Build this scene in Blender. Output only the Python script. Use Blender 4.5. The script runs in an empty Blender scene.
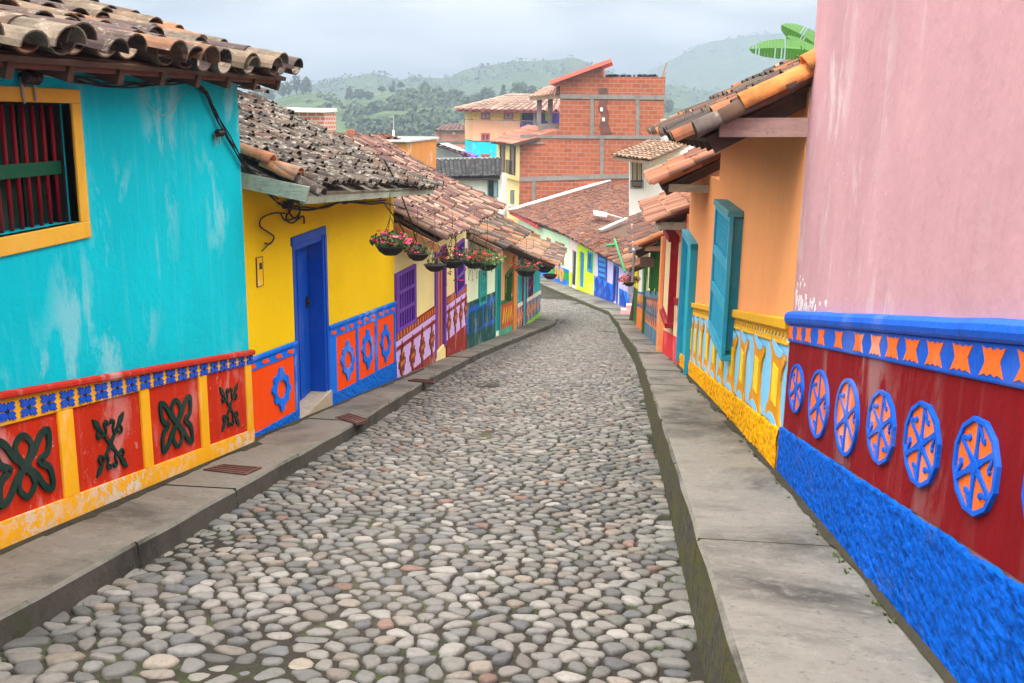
import bpy, math, random
from mathutils import Vector, Matrix, noise as mnoise
random.seed(7)
R = random.random
sc = bpy.context.scene
COL = bpy.context.collection
V = Vector

# ------------------------------------------------------------------ camera
FPX, WW, HH, CAMH = 995.6, 1024, 683, 1.65
def cam_basis(pitch, yaw, roll):
    p, y, r = (math.radians(a) for a in (pitch, yaw, roll))
    f = V((-math.sin(y)*math.cos(p), math.cos(y)*math.cos(p), -math.sin(p)))
    rt = V((math.cos(y), math.sin(y), 0)); up = rt.cross(f)
    return f, rt*math.cos(r)+up*math.sin(r), up*math.cos(r)-rt*math.sin(r)
CF, CR, CU = cam_basis(12.75, 6.2, .9)
CO = V((0, 0, CAMH))
def ray(px, py):
    return CF + CR*((px-WW/2)/FPX) + CU*((HH/2-py)/FPX)
def at_y(px, py, Y):
    d = ray(px, py); return CO + d*(Y/d.y)
def at_x(px, py, X):
    d = ray(px, py); return CO + d*(X/d.x)

# ------------------------------------------------------------------ ground profile (the street runs down hill)
SL = math.tan(math.radians(9.45))
def g(y):
    if y < 36: return -SL*y
    z = -SL*36; 
    a = min(y, 46)-36
    z -= SL*a - (SL-.07)*a*a/20
    if y > 46: z -= .07*(min(y, 70)-46)
    if y > 70: z -= .03*(min(y, 120)-70)
    return z
def lerp(a, b, t): return a+(b-a)*t
def interp(tab, y):
    if y <= tab[0][0]: return tab[0][1]
    for (a, va), (b, vb) in zip(tab, tab[1:]):
        if y <= b: return lerp(va, vb, (y-a)/(b-a))
    return tab[-1][1]

# ------------------------------------------------------------------ mesh builder
ORG = {}
class MB:
    def __init__(s): s.v=[]; s.f=[]; s.m=[]; s.c=[]; s.cur=(1,1,1)
    def face(s, pts, mi=0):
        i=len(s.v); s.v += [tuple(p) for p in pts]; s.f.append(tuple(range(i,i+len(pts)))); s.m.append(mi); s.c.append(s.cur)
    def idx(s, pts, faces, mi=0):
        i=len(s.v); s.v += [tuple(p) for p in pts]
        for f in faces: s.f.append(tuple(i+k for k in f)); s.m.append(mi); s.c.append(s.cur)
    def prism(s, lo, hi, mi=0):
        n=len(lo)
        s.idx(list(lo)+list(hi), [tuple(range(n))[::-1], tuple(range(n,2*n))]+[(k,(k+1)%n,n+(k+1)%n,n+k) for k in range(n)], mi)
    def box(s, a, b, mi=0):
        x0,y0,z0=a; x1,y1,z1=b
        s.prism([(x0,y0,z0),(x1,y0,z0),(x1,y1,z0),(x0,y1,z0)],[(x0,y0,z1),(x1,y0,z1),(x1,y1,z1),(x0,y1,z1)],mi)
    def beam(s, p, q, w, h, mi=0, up=(0,0,1)):
        p,q=V(p),V(q); d=(q-p).normalized(); u=V(up)
        if abs(d.dot(u))>.98: u=V((0,1,0))
        a=d.cross(u).normalized()*w/2; b=a.cross(d).normalized()*h/2
        s.prism([p-a-b,p+a-b,p+a+b,p-a+b],[q-a-b,q+a-b,q+a+b,q-a+b],mi)
    def tube(s, pts, r, seg=6, mi=0, caps=True):
        pts=[V(p) for p in pts]; n=len(pts); rs=r if isinstance(r,(list,tuple)) else [r]*n
        vs=[]; prev=None
        for k,p in enumerate(pts):
            d=(pts[min(k+1,n-1)]-pts[max(k-1,0)])
            d=d.normalized() if d.length>1e-9 else V((0,0,1))
            if prev is None:
                u=V((0,0,1)) if abs(d.z)<.9 else V((1,0,0)); a=d.cross(u).normalized()
            else:
                a=(prev-d*prev.dot(d)); a=a.normalized() if a.length>1e-6 else d.orthogonal().normalized()
            prev=a; b=d.cross(a)
            for j in range(seg):
                t=2*math.pi*j/seg; vs.append(p+(a*math.cos(t)+b*math.sin(t))*rs[k])
        fs=[]
        for k in range(n-1):
            for j in range(seg):
                fs.append((k*seg+j,k*seg+(j+1)%seg,(k+1)*seg+(j+1)%seg,(k+1)*seg+j))
        if caps: fs += [tuple(range(seg))[::-1], tuple((n-1)*seg+j for j in range(seg))]
        s.idx(vs,fs,mi)
    def lathe(s, c, prof, seg=14, mi=0):
        c=V(c); vs=[]
        for (r,z) in prof:
            for j in range(seg):
                t=2*math.pi*j/seg; vs.append(c+V((r*math.cos(t),r*math.sin(t),z)))
        fs=[]
        for k in range(len(prof)-1):
            for j in range(seg): fs.append((k*seg+j,k*seg+(j+1)%seg,(k+1)*seg+(j+1)%seg,(k+1)*seg+j))
        s.idx(vs,fs,mi)
    def build(s, name, mats, parent=None, smooth=False, bevel=0, col=False, fix=True):
        if not isinstance(mats,(list,tuple)): mats=[mats]
        o0=ORG.get(parent.name, V((0,0,0))) if parent else V((0,0,0))
        me=bpy.data.meshes.new(name)
        me.from_pydata([(x-o0.x,y-o0.y,z-o0.z) for x,y,z in s.v],[],s.f)
        for m in mats: me.materials.append(m)
        me.polygons.foreach_set('material_index', s.m)
        if smooth: me.polygons.foreach_set('use_smooth',[True]*len(s.f))
        if col:
            ca=me.color_attributes.new('tc','FLOAT_COLOR','CORNER')
            data=[]
            for f,c in zip(s.f,s.c): data += [c[0],c[1],c[2],1.0]*len(f)
            ca.data.foreach_set('color',data)
        me.update()
        if fix and len(s.f)<60000:
            import bmesh
            bm=bmesh.new(); bm.from_mesh(me); bmesh.ops.recalc_face_normals(bm,faces=bm.faces); bm.to_mesh(me); bm.free()
        o=bpy.data.objects.new(name,me); COL.objects.link(o)
        if parent:
            o.parent=parent; ORG[o.name]=o0
        if bevel:
            b=o.modifiers.new('bevel','BEVEL'); b.width=bevel; b.segments=2; b.limit_method='ANGLE'; b.angle_limit=.6
        return o
def thing(name,label,cat,loc=(0,0,0),group=None):
    o=bpy.data.objects.new(name,None); COL.objects.link(o); o.location=loc; o.empty_display_size=.1
    ORG[o.name]=V(loc); o['label']=label; o['category']=cat
    if group: o['group']=group
    return o
def tag(o,label,cat,group=None,kind=None):
    if label: o['label']=label
    if cat: o['category']=cat
    if group: o['group']=group
    if kind: o['kind']=kind
    return o
def struct(o,kind='structure'): o['kind']=kind; return o
def copy_tree(o,parent=None):
    c=o.copy(); COL.objects.link(c); c.parent=parent
    for ch in list(o.children): copy_tree(ch,c)
    return c

# ------------------------------------------------------------------ a wall plane: u along the wall, d outwards to the street
class Wall:
    def __init__(s, A, B, side):   # side: +1 when the street is on the right hand (+x) of A->B seen going +y
        s.A=V((A[0],A[1],0)); d=V((B[0]-A[0],B[1]-A[1],0)); s.L=d.length; s.u=d.normalized()
        s.n=V((s.u.y,-s.u.x,0))*side
    @staticmethod
    def rd(d): return d if d<=0 else (d*.5 if d<=.12 else d-.06)
    def P(s,u,z,d=0):
        d=s.rd(d); q=s.A+s.u*u+s.n*d; return V((q.x,q.y,z))
    def wp(s,px,py,d=0):
        r=ray(px,py); a=s.A+s.n*s.rd(d); t=(a-CO).dot(s.n)/r.dot(s.n); q=CO+r*t
        return ((q-s.A).dot(s.u), q.z)
    def poly(s,mb,pts,d0,d1,mi=0):
        mb.prism([s.P(u,z,d0) for u,z in pts],[s.P(u,z,d1) for u,z in pts],mi)
    def pix(s,mb,pts,d0,d1,mi=0): s.poly(mb,[s.wp(*p) for p in pts],d0,d1,mi)
    def sbox(s,mb,u0,u1,z0,z1,d0,d1,mi=0):
        f=lambda z,u: z(u) if callable(z) else z
        s.poly(mb,[(u0,f(z0,u0)),(u1,f(z0,u1)),(u1,f(z1,u1)),(u0,f(z1,u0))],d0,d1,mi)
    def stroke(s,mb,pts,w,d0,d1,mi=0,closed=False):
        n=len(pts); ws=w if isinstance(w,(list,tuple)) else [w]*n
        L=[];Rr=[]
        for k in range(n):
            if closed: a=pts[(k-1)%n]; b=pts[(k+1)%n]
            else: a=pts[max(k-1,0)]; b=pts[min(k+1,n-1)]
            dx,dz=b[0]-a[0],b[1]-a[1]; l=math.hypot(dx,dz) or 1; nx,nz=-dz/l*ws[k]/2,dx/l*ws[k]/2
            L.append((pts[k][0]+nx,pts[k][1]+nz)); Rr.append((pts[k][0]-nx,pts[k][1]-nz))
        vs=[s.P(u,z,d) for d in (d0,d1) for row in (L,Rr) for u,z in row]
        # 0:L0 n:R0 2n:L1 3n:R1
        fs=[]
        for k in range(n if closed else n-1):
            j=(k+1)%n
            fs += [(2*n+k,2*n+j,3*n+j,3*n+k),(k,n+k,n+j,j),(k,j,2*n+j,2*n+k),(n+k,3*n+k,3*n+j,n+j)]
        if not closed: fs += [(0,2*n,3*n,n),(n-1,2*n-1,4*n-1,3*n-1)]
        mb.idx(vs,fs,mi)
    def ring(s,mb,outer,inner,d0,d1,mi=0):
        s.stroke2(mb,outer,inner,d0,d1,mi)
    def stroke2(s,mb,L,Rr,d0,d1,mi=0):
        n=len(L); vs=[s.P(u,z,d) for d in (d0,d1) for row in (L,Rr) for u,z in row]; fs=[]
        for k in range(n):
            j=(k+1)%n
            fs += [(2*n+k,2*n+j,3*n+j,3*n+k),(k,n+k,n+j,j),(k,j,2*n+j,2*n+k),(n+k,3*n+k,3*n+j,n+j)]
        mb.idx(vs,fs,mi)
    def holes(s,mb,u0,u1,zlo,zhi,hs,d0,d1,mi=0):
        f=lambda z,u: z(u) if callable(z) else z
        cuts=sorted(set([u0,u1]+[h[0] for h in hs]+[h[1] for h in hs]))
        for a,b in zip(cuts,cuts[1:]):
            if b-a<1e-5: continue
            m=(a+b)/2; inn=sorted([h for h in hs if h[0]<=m<=h[1]],key=lambda h:h[2])
            z=zlo
            for h in inn:
                s.sbox(mb,a,b,z,h[2],d0,d1,mi); z=h[3]
            s.sbox(mb,a,b,z,zhi,d0,d1,mi)

# ------------------------------------------------------------------ materials
MATS={}
class NT:
    def __init__(s,name):
        s.m=bpy.data.materials.new(name); s.m.use_nodes=True; s.t=s.m.node_tree; s.n=s.t.nodes; s.l=s.t.links
        s.b=s.n['Principled BSDF']; s.tc=s.n.new('ShaderNodeTexCoord')
        s.b.inputs['Specular IOR Level'].default_value=.3
    def set(s,sock,val):
        if hasattr(val,'bl_idname') or hasattr(val,'is_output'): s.l.new(val,sock)
        else: sock.default_value=val
    def mp(s,scale=(1,1,1),src=None,rot=(0,0,0)):
        k=s.n.new('ShaderNodeMapping'); k.inputs['Scale'].default_value=scale; k.inputs['Rotation'].default_value=rot
        s.l.new(src or s.tc.outputs['Object'],k.inputs['Vector']); return k.outputs[0]
    def noise(s,scale,detail=4,rough=.55,vec=None,dist=0):
        k=s.n.new('ShaderNodeTexNoise'); k.inputs['Scale'].default_value=scale; k.inputs['Detail'].default_value=detail
        k.inputs['Roughness'].default_value=rough; k.inputs['Distortion'].default_value=dist
        s.l.new(vec or s.tc.outputs['Object'],k.inputs['Vector']); return k.outputs['Fac']
    def ramp(s,fac,stops,interp='LINEAR'):
        k=s.n.new('ShaderNodeValToRGB'); k.color_ramp.interpolation=interp; e=k.color_ramp.elements
        while len(e)<len(stops): e.new(.5)
        for el,(p,c) in zip(e,stops):
            el.position=p; el.color=(c,c,c,1) if isinstance(c,(int,float)) else (*c[:3],1)
        s.l.new(fac,k.inputs[0]); return k.outputs[0]
    def mix(s,a,b,fac,mode='MIX'):
        k=s.n.new('ShaderNodeMix'); k.data_type='RGBA'; k.blend_type=mode
        for sock,val in ((k.inputs[0],fac),(k.inputs[6],a),(k.inputs[7],b)):
            if isinstance(val,tuple): val=(*val[:3],1)
            s.set(sock,val)
        return k.outputs[2]
    def math(s,op,a,b=0.):
        k=s.n.new('ShaderNodeMath'); k.operation=op; s.set(k.inputs[0],a); s.set(k.inputs[1],b); return k.outputs[0]
    def bump(s,h,strength=.3,dist=.02,nrm=None):
        k=s.n.new('ShaderNodeBump'); k.inputs['Strength'].default_value=strength; k.inputs['Distance'].default_value=dist
        s.l.new(h,k.inputs['Height'])
        if nrm: s.l.new(nrm,k.inputs['Normal'])
        return k.outputs[0]
    def done(s,col,rough=.7,nrm=None,spec=None):
        s.set(s.b.inputs['Base Color'],(*col,1) if isinstance(col,tuple) and len(col)==3 else col)
        s.set(s.b.inputs['Roughness'],rough)
        if nrm: s.l.new(nrm,s.b.inputs['Normal'])
        if spec is not None: s.b.inputs['Specular IOR Level'].default_value=spec
        return s.m
def srgb(r,gg,b):
    f=lambda c:(c/255/12.92 if c/255<.04045 else ((c/255+.055)/1.055)**2.4)
    return (f(r),f(gg),f(b))
def dim(c,k): return tuple(x*k for x in c)
PLB=1.15
def plaster(name,c,var=.16,streak=.25,bump=.25,chip=0,chipc=(.62,.58,.52),under=None,rough=.72,grain=60,dirt=.25,light=.5):
    if name in MATS: return MATS[name]
    k_=min(PLB,.90/max(c)); c=tuple(x*k_ for x in c)
    t=NT(name)
    big=t.ramp(t.noise(1.3,5,.6),[(.3,1-var*.8),(.7,1+var*.5)])
    col=t.mix(c,big,1.0,'MULTIPLY')
    st=t.noise(2.2,4,.65,t.mp((5,5,.35)))
    col=t.mix(col,t.mix(c,(.75,.75,.72),.35),t.ramp(st,[(.55,0),(.95,light*.6)]))
    if light>=.3:
        pn=t.noise(2.6,8,.68,t.mp((1,1,.45)),.3); pm=t.math('MULTIPLY',t.ramp(pn,[(.52,0),(.60,1)]),t.ramp(t.noise(.8,2,.5),[(.46,0),(.6,light)]))
        col=t.mix(col,t.mix(c,(.8,.85,.85),.5),pm)
    st2=t.noise(3.1,5,.6,t.mp((3.5,3.5,.5)))
    col=t.mix(col,dim(c,.45),t.ramp(st2,[(.55,0),(.85,streak)]))
    gr=t.noise(9,6,.7)
    col=t.mix(col,(.09,.075,.06),t.ramp(gr,[(.64,0),(.92,dirt*.7)]))
    hgt=t.noise(grain,4,.6); h2=t.noise(5,3,.5)
    hh=t.math('ADD',t.math('MULTIPLY',hgt,.4),h2)
    if chip:
        cn=t.noise(15,8,.72,None,.5); cm=t.ramp(cn,[(.66-chip*.16,0),(.68-chip*.16,1)])
        reg=t.ramp(t.noise(.9,2),[(.42,0),(.6,1)])
        cm=t.math('MULTIPLY',cm,reg)
        col=t.mix(col,chipc,cm); hh=t.math('SUBTRACT',hh,t.math('MULTIPLY',cm,.25))
    nr=t.bump(hh,bump,.03)
    MATS[name]=t.done(col,rough+.12,nr,.1); return MATS[name]
def roughcast(name,c,scale=26,strength=1.0,dist=.05):
    if name in MATS: return MATS[name]
    t=NT(name)
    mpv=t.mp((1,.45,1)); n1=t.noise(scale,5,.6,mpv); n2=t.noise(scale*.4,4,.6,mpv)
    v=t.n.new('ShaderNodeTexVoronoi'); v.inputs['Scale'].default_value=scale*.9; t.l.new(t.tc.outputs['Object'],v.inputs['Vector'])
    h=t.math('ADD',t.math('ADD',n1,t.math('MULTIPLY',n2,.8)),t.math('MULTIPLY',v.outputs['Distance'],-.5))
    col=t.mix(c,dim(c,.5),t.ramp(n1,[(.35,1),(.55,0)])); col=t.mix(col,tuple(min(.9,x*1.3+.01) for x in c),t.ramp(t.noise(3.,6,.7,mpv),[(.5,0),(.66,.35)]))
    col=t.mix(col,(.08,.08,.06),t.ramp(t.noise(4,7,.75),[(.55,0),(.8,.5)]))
    MATS[name]=t.done(col,.85,t.bump(h,strength,dist),.08); return MATS[name]
def paint(name,c,rough=.5,bump=.15,wear=.25,grain=(1,1,1)):
    if name in MATS: return MATS[name]
    t=NT(name); n=t.noise(8,6,.65,t.mp(grain)); big=t.noise(1.7,3)
    col=t.mix(c,dim(c,.55),t.ramp(n,[(.5,0),(.8,min(1,wear*2))]))
    col=t.mix(col,t.mix(c,(.8,.78,.72),.4),t.ramp(big,[(.5,0),(.8,wear)]))
    wn=t.noise(22,6,.7); col=t.mix(col,(.3,.24,.18),t.ramp(wn,[(.68,0),(.74,wear)]))
    MATS[name]=t.done(col,rough+.1,t.bump(t.noise(40,4,.6,t.mp(grain)),bump,.01),.18); return MATS[name]
def wood(name,c,rough=.75):
    if name in MATS: return MATS[name]
    t=NT(name); n=t.noise(3,6,.7,t.mp((2,2,14)),.8); n2=t.noise(14,5,.7)
    col=t.mix(dim(c,.4),dim(c,1.25),n); col=t.mix(col,(.03,.025,.02),t.ramp(n2,[(.55,0),(.8,.7)]))
    MATS[name]=t.done(col,rough,t.bump(n,.4,.01)); return MATS[name]
def tilemat(name,dark=.45,pale=.3,sc_=3.0,darkc=(.045,.036,.032),palec=(.30,.26,.21)):
    if name in MATS: return MATS[name]
    t=NT(name); a=t.n.new('ShaderNodeAttribute'); a.attribute_name='tc'
    n=t.noise(sc_,6,.7); n2=t.noise(sc_*5,5,.7); n3=t.noise(sc_*2.3,7,.75,None,.5)
    col=t.mix(a.outputs['Color'],darkc,t.ramp(n,[(.55-dark*.25,0),(.75-dark*.2,min(1,.5+dark*.5))]))
    col=t.mix(col,palec,t.math('MULTIPLY',t.ramp(n3,[(.66-pale*.2,0),(.72-pale*.2,.8)]),t.ramp(n2,[(.4,0),(.6,1)])))
    col=t.mix(col,dim(darkc,.7),t.ramp(n2,[(.6,0),(.8,.6)]))
    col=t.mix(col,(.10,.12,.05),t.ramp(t.noise(sc_*1.4,4,.6),[(.66,0),(.8,.2)]))
    MATS[name]=t.done(col,.88,t.bump(t.math('ADD',n2,n3),.6,.012),.2); return MATS[name]
def brickmat(name,c1,c2,mort,bw=.75,bh=.3,axis='xz',ms=.03):
    if name in MATS: return MATS[name]
    t=NT(name); s=t.n.new('ShaderNodeSeparateXYZ'); t.l.new(t.tc.outputs['Object'],s.inputs[0])
    c=t.n.new('ShaderNodeCombineXYZ'); t.l.new(t.math('ADD',s.outputs[0],s.outputs[1]),c.inputs[0]); t.l.new(s.outputs[2],c.inputs[1])
    b=t.n.new('ShaderNodeTexBrick'); t.l.new(c.outputs[0],b.inputs['Vector'])
    b.inputs['Color1'].default_value=(*c1,1); b.inputs['Color2'].default_value=(*c2,1); b.inputs['Mortar'].default_value=(*mort,1)
    b.inputs['Scale'].default_value=1; b.inputs['Brick Width'].default_value=bw; b.inputs['Row Height'].default_value=bh; b.inputs['Mortar Size'].default_value=ms
    b.inputs['Bias'].default_value=-.1
    col=t.mix(b.outputs['Color'],(.12,.06,.045),t.ramp(t.noise(.35,4,.6),[(.55,0),(.75,.45)]))
    col=t.mix(col,(.45,.4,.35),t.ramp(t.noise(1.8,5,.7),[(.6,0),(.85,.4)]))
    MATS[name]=t.done(col,.9,t.bump(b.outputs['Fac'],-.4,.02) if False else None); return MATS[name]
def flat(name,c,rough=.6,spec=.3,metal=0):
    if name in MATS: return MATS[name]
    t=NT(name); n=t.noise(12,4,.6); col=t.mix(c,dim(c,.6),t.ramp(n,[(.45,0),(.8,.6)]))
    t.b.inputs['Metallic'].default_value=metal
    MATS[name]=t.done(col,rough,None,spec); return MATS[name]
def concrete(name,c=(.26,.24,.21),dark=.6,moss=.3,big=.9):
    if name in MATS: return MATS[name]
    t=NT(name); n=t.noise(big,7,.68,None,.5); n2=t.noise(9,9,.78); n3=t.noise(60,3,.6)
    col=t.mix(c,dim(c,.25),t.ramp(n,[(.46,0),(.62,dark)]))
    col=t.mix(col,dim(c,1.55),t.ramp(n2,[(.52,0),(.72,.6)]))
    col=t.mix(col,dim(c,.3),t.ramp(t.noise(24,8,.8),[(.54,0),(.68,.75)]))
    col=t.mix(col,(.05,.07,.02),t.ramp(t.noise(2.6,7,.75),[(.62,0),(.75,moss)]))
    h=t.math('ADD',t.math('MULTIPLY',n3,.4),n2)
    MATS[name]=t.done(col,.85,t.bump(h,.5,.012),.25); return MATS[name]
DARKIN=flat('painted_interior_shade',(.012,.012,.014),.9)  # near-black paint that stands in for the missing light indoors
WOODD=wood('dark_timber',(.10,.055,.035)); WOODL=wood('pale_timber',(.36,.24,.16)); WOODG=wood('grey_timber',(.3,.27,.22))
IRON=flat('dark_iron',(.03,.03,.035),.5); RUBBER=flat('cable_black',(.015,.015,.017),.55)
GLASSD=flat('window_glass',(.05,.06,.07),.08,.6)
# ------------------------------------------------------------------ clay tile roofs
PAL_GREY=[(.07,.055,.05),(.10,.08,.07),(.12,.085,.065),(.075,.06,.055),(.16,.12,.09),(.21,.17,.13),(.17,.08,.05),(.09,.065,.06),(.055,.045,.042)]
PAL_BEIGE=[(.34,.24,.16),(.27,.17,.12),(.42,.32,.22),(.17,.11,.095),(.13,.09,.09),(.44,.21,.11),(.36,.29,.22)]
PAL_PINK=[(.55,.36,.27),(.17,.09,.075),(.20,.105,.085),(.15,.085,.075),(.42,.20,.13),(.13,.075,.065),(.52,.34,.25)]
PAL_RED=[(.45,.15,.075),(.52,.20,.09),(.24,.09,.06),(.16,.075,.06),(.36,.13,.08),(.5,.3,.2),(.55,.24,.12)]
PAL_ORANGE=[(.60,.24,.09),(.55,.20,.09),(.22,.09,.06),(.12,.07,.06),(.5,.3,.2),(.3,.13,.09)]
PAL_SALMON=[(.46,.21,.13),(.50,.25,.16),(.34,.14,.09),(.42,.19,.11),(.22,.10,.07)]
PAL_BLACK=[(.05,.05,.055),(.08,.08,.085),(.11,.105,.10),(.04,.04,.045)]
TILEK=.50
def tile_roof(mb,E0,E1,R0,R1,pal,sp=.2,row=.34,r=.095,seg=6,jit=1.,pans=True,sag=.03,droop=.0):
    E0,E1,R0,R1=map(V,(E0,E1,R0,R1))
    wid=((E1-E0).length+(R1-R0).length)/2; ln=((R0-E0).length+(R1-E1).length)/2
    nc=max(2,round(wid/sp)); nr=max(1,round(ln/row)); rw=1/nr
    def S(a,b):
        p=(E0*(1-a)+E1*a)*(1-b)+(R0*(1-a)+R1*a)*b
        p.z += sag*(mnoise.noise(V((p.x*.6,p.y*.6,3.1)))) - sag*.8*math.sin(math.pi*b)
        return p
    for i in range(nc):
        a0=(i+.5)/nc
        colj=(R()-.5)*.10*jit/nc*3
        for kind in ((0,1) if pans else (0,)):
            a=a0+(.5/nc if kind else 0)
            if a>1: continue
            off=R()*.6*min(1,jit*.6)
            for j in range(nr):
                b0=((-.22-R()*.22+(.28 if kind else 0)) if j==0 else j-.1-off*1.1)*rw; b1=b0+(1.3 if j else 1.6)*rw
                if kind==0 and jit>1.4 and R()<.035: continue
                aj=a+colj+(R()-.5)*.03*jit/nc
                p0=S(aj,b0); p1=S(aj+(R()-.5)*.10*jit/nc,min(b1,1.01))
                d=p1-p0
                if d.length<1e-3: continue
                dn=d.normalized(); ac=(S(min(a+.01,1.01),b0)-S(a-.01,b0)).normalized()
                nrm=ac.cross(dn).normalized()
                if nrm.z<0: nrm=-nrm
                kk=TILEK*(.8+.4*R()); mb.cur=tuple(c*kk for c in random.choice(pal))
                lift0=.03+R()*.012*jit; lift1=.004+R()*.008*jit
                roll=(R()-.5)*.16*jit
                if kind==1:
                    c0=p0+nrm*(.055+R()*.006); c1=p1+nrm*.035; sg=-1; r0=r*.92; r1=r*.8
                else:
                    c0=p0+nrm*lift0; c1=p1+nrm*lift1; sg=1; r0=r*(1+.1*(R()-.5)*jit); r1=r0*.8
                th=.014
                vs=[]
                for (c,rr) in ((c0,r0),(c1,r1)):
                    for q in (rr,rr-th):
                        for k in range(seg+1):
                            an=math.pi*k/seg+roll
                            vs.append(c+ac*(math.cos(an)*q)+nrm*(sg*math.sin(an)*q*.66))
                n=seg+1; fs=[]
                for k in range(seg):
                    fs.append((k,k+1,2*n+k+1,2*n+k))
                    fs.append((n+k,3*n+k,3*n+k+1,n+k+1))
                    fs.append((k,n+k,n+k+1,k+1))
                fs += [(0,2*n,3*n,n),(seg,n+seg,3*n+seg,2*n+seg)]
                mb.idx(vs,fs)
    mb.cur=(1,1,1)
def roof(parent,E0,E1,R0,R1,pal,mat,deckmat=None,deck=.03,name='roof',rafters=0,rafmat=None,rafw=.06,**kw):
    """tiled slope as one part, with boarding under it and rafters"""
    E0,E1,R0,R1=map(V,(E0,E1,R0,R1))
    mb=MB(); tile_roof(mb,E0,E1,R0,R1,pal,**kw)
    o=mb.build(name,mat,parent,col=True,fix=False)
    nrm=(E1-E0).cross(R0-E0).normalized()
    if nrm.z<0: nrm=-nrm
    d=MB(); dn=-nrm*.035; dd=dn-nrm*deck
    q=[E0,E1,R1,R0]; d.prism([p+dd for p in q],[p+dn for p in q]); d.build('roof_boards',deckmat or WOODD,parent)
    for k in range(rafters):
        t=(k+.15)/(rafters-.7) if rafters>1 else .5
        a=E0.lerp(E1,t)+dd-nrm*.045+(R0-E0).normalized()*.02; b=a+(R0-E0).lerp(R1-E1,t)*.5
        m=MB(); m.beam(a,b,rafw,.09); m.build('rafter',rafmat or WOODD,parent)
    return o

# ================================================================== LEFT HOUSES
TEALW=plaster('turquoise_plaster',srgb(0,182,202),.10,.22,.35,light=.42,dirt=.12,grain=30)
YELB=plaster('ochre_band',srgb(232,168,20),.12,.2,.3,chip=1.0,chipc=(.66,.62,.56))
YELT=plaster('ochre_trim',srgb(235,172,25),.12,.2,.25)
REDP=plaster('brick_red_panel',srgb(182,42,14),.15,.25,.35,chip=.25,chipc=(.62,.35,.3))
REDL=plaster('red_ledge',srgb(178,45,30),.1,.2,.2)
GRNO=paint('dark_green_relief',srgb(8,48,40),.45,.1,.08)
BLUR=paint('blue_rosette',srgb(20,80,200),.5,.1,.1)
YWIN=paint('yellow_window_frame',srgb(232,180,60),.5,.2,.2)
REDBAR=paint('crimson_bars',srgb(140,15,32),.45,.1,.15); GRNBAR=paint('green_rail',srgb(12,85,60),.45,.1,.15)

def dadoline(W,p,q):
    a=W.wp(*p); b=W.wp(*q); k=(b[1]-a[1])/(b[0]-a[0]); return lambda u:a[1]+k*(u-a[0])
def bl(W,dz):  # line parallel to the ground at height dz over street profile
    return lambda u: g(W.P(u,0).y)+dz
def shell(root,W,u0,u1,zlo,zhi,hs,mat,depth=5.5,th=.28,name='wall'):
    mb=MB(); W.holes(mb,u0,u1,zlo,zhi,hs,-th,0); front=mb.build(name,mat,root)
    mb=MB(); f=lambda z,u: z(u) if callable(z) else z
    for (a,b) in ((u0,u0+.25),(u1-.25,u1)):
        W.sbox(mb,a,b,zlo,zhi,-depth,-th-.002)
    W.sbox(mb,u0,u1,zlo,zhi,-depth-.25,-depth-.002)
    mb.build('rear_walls',mat,root)
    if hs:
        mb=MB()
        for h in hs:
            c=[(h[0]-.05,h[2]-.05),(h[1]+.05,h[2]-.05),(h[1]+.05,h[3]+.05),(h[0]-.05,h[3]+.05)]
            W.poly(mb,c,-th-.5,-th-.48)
        mb.build('room_shade_panel',DARKIN,root)  # near-black plates behind the openings paint the gloom of unlit rooms
    return front

# ---- 1 turquoise house
W=Wall((-3.22,-2.5),(-3.22,8.22),1); WT=W
root=thing('turquoise_house','turquoise plastered house in the near left foreground with red and ochre relief dado','house',(-3.22,4,g(4)))
w0,w1,w2,w3=[W.wp(*p) for p in ((0,86),(77,89),(90,237),(8,255))]
uo0=3.0+2.5-.0; # window: outer right edge from the photo
uR=(w1[0]+w2[0])/2; zT=(w0[1]+w1[1])/2; zB=(w3[1]+w2[1])/2
fw=W.wp(60,100)[0]; fr=.10
uL=W.wp(-32,100)[0]
uL=uR-1.05
hole=(uL+fr,uR-fr,zB+fr,zT-fr*.8)
zlo=bl(W,-.3)
shell(root,W,0,10.72,zlo,lambda u:2.05,[hole],TEALW,th=.3)
fm=MB()
W.sbox(fm,uL,uR,zT-fr*.8,zT,-.06,.03); W.sbox(fm,uL,uR,zB,zB+fr,-.06,.035)
W.sbox(fm,uL,uL+fr,zB+fr,zT-fr*.8,-.06,.03); W.sbox(fm,uR-fr,uR,zB+fr,zT-fr*.8,-.06,.03)
wf=fm.build('window_frame',YWIN,root,bevel=.006)
n=9
for k in range(n):
    u=lerp(hole[0],hole[1],(k+.6)/n); m=MB()
    m.tube([W.P(u,hole[2],-.1),W.P(u,hole[3],-.1)],.0125,6); m.build('window_bar',REDBAR,wf,smooth=True)
m=MB(); zc=W.wp(50,170)[1]; W.sbox(m,hole[0],hole[1],zc-.035,zc+.04,-.12,-.075); m.build('window_rail',GRNBAR,wf)
m=MB(); W.sbox(m,hole[1]-.015,hole[1]-.001,hole[2],hole[3],-.34,-.062); W.sbox(m,hole[0]+.001,hole[0]+.015,hole[2],hole[3],-.34,-.062); W.sbox(m,hole[0],hole[1],hole[3]-.015,hole[3]-.001,-.34,-.062); m.build('reveal_shade_strips',DARKIN,root)  # near-black strips added over the turquoise reveal to paint it as shaded
m=MB(); W.sbox(m,hole[0]+.016,hole[1]-.016,hole[2],hole[3]-.016,-.17,-.15)
for k in range(1,3): W.sbox(m,lerp(hole[0],hole[1],k/3)-.02,lerp(hole[0],hole[1],k/3)+.02,hole[2],hole[3],-.15,-.14)
m.build('window_shutter',paint('bottle_green_shutter',srgb(10,42,34),.5),wf)
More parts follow.
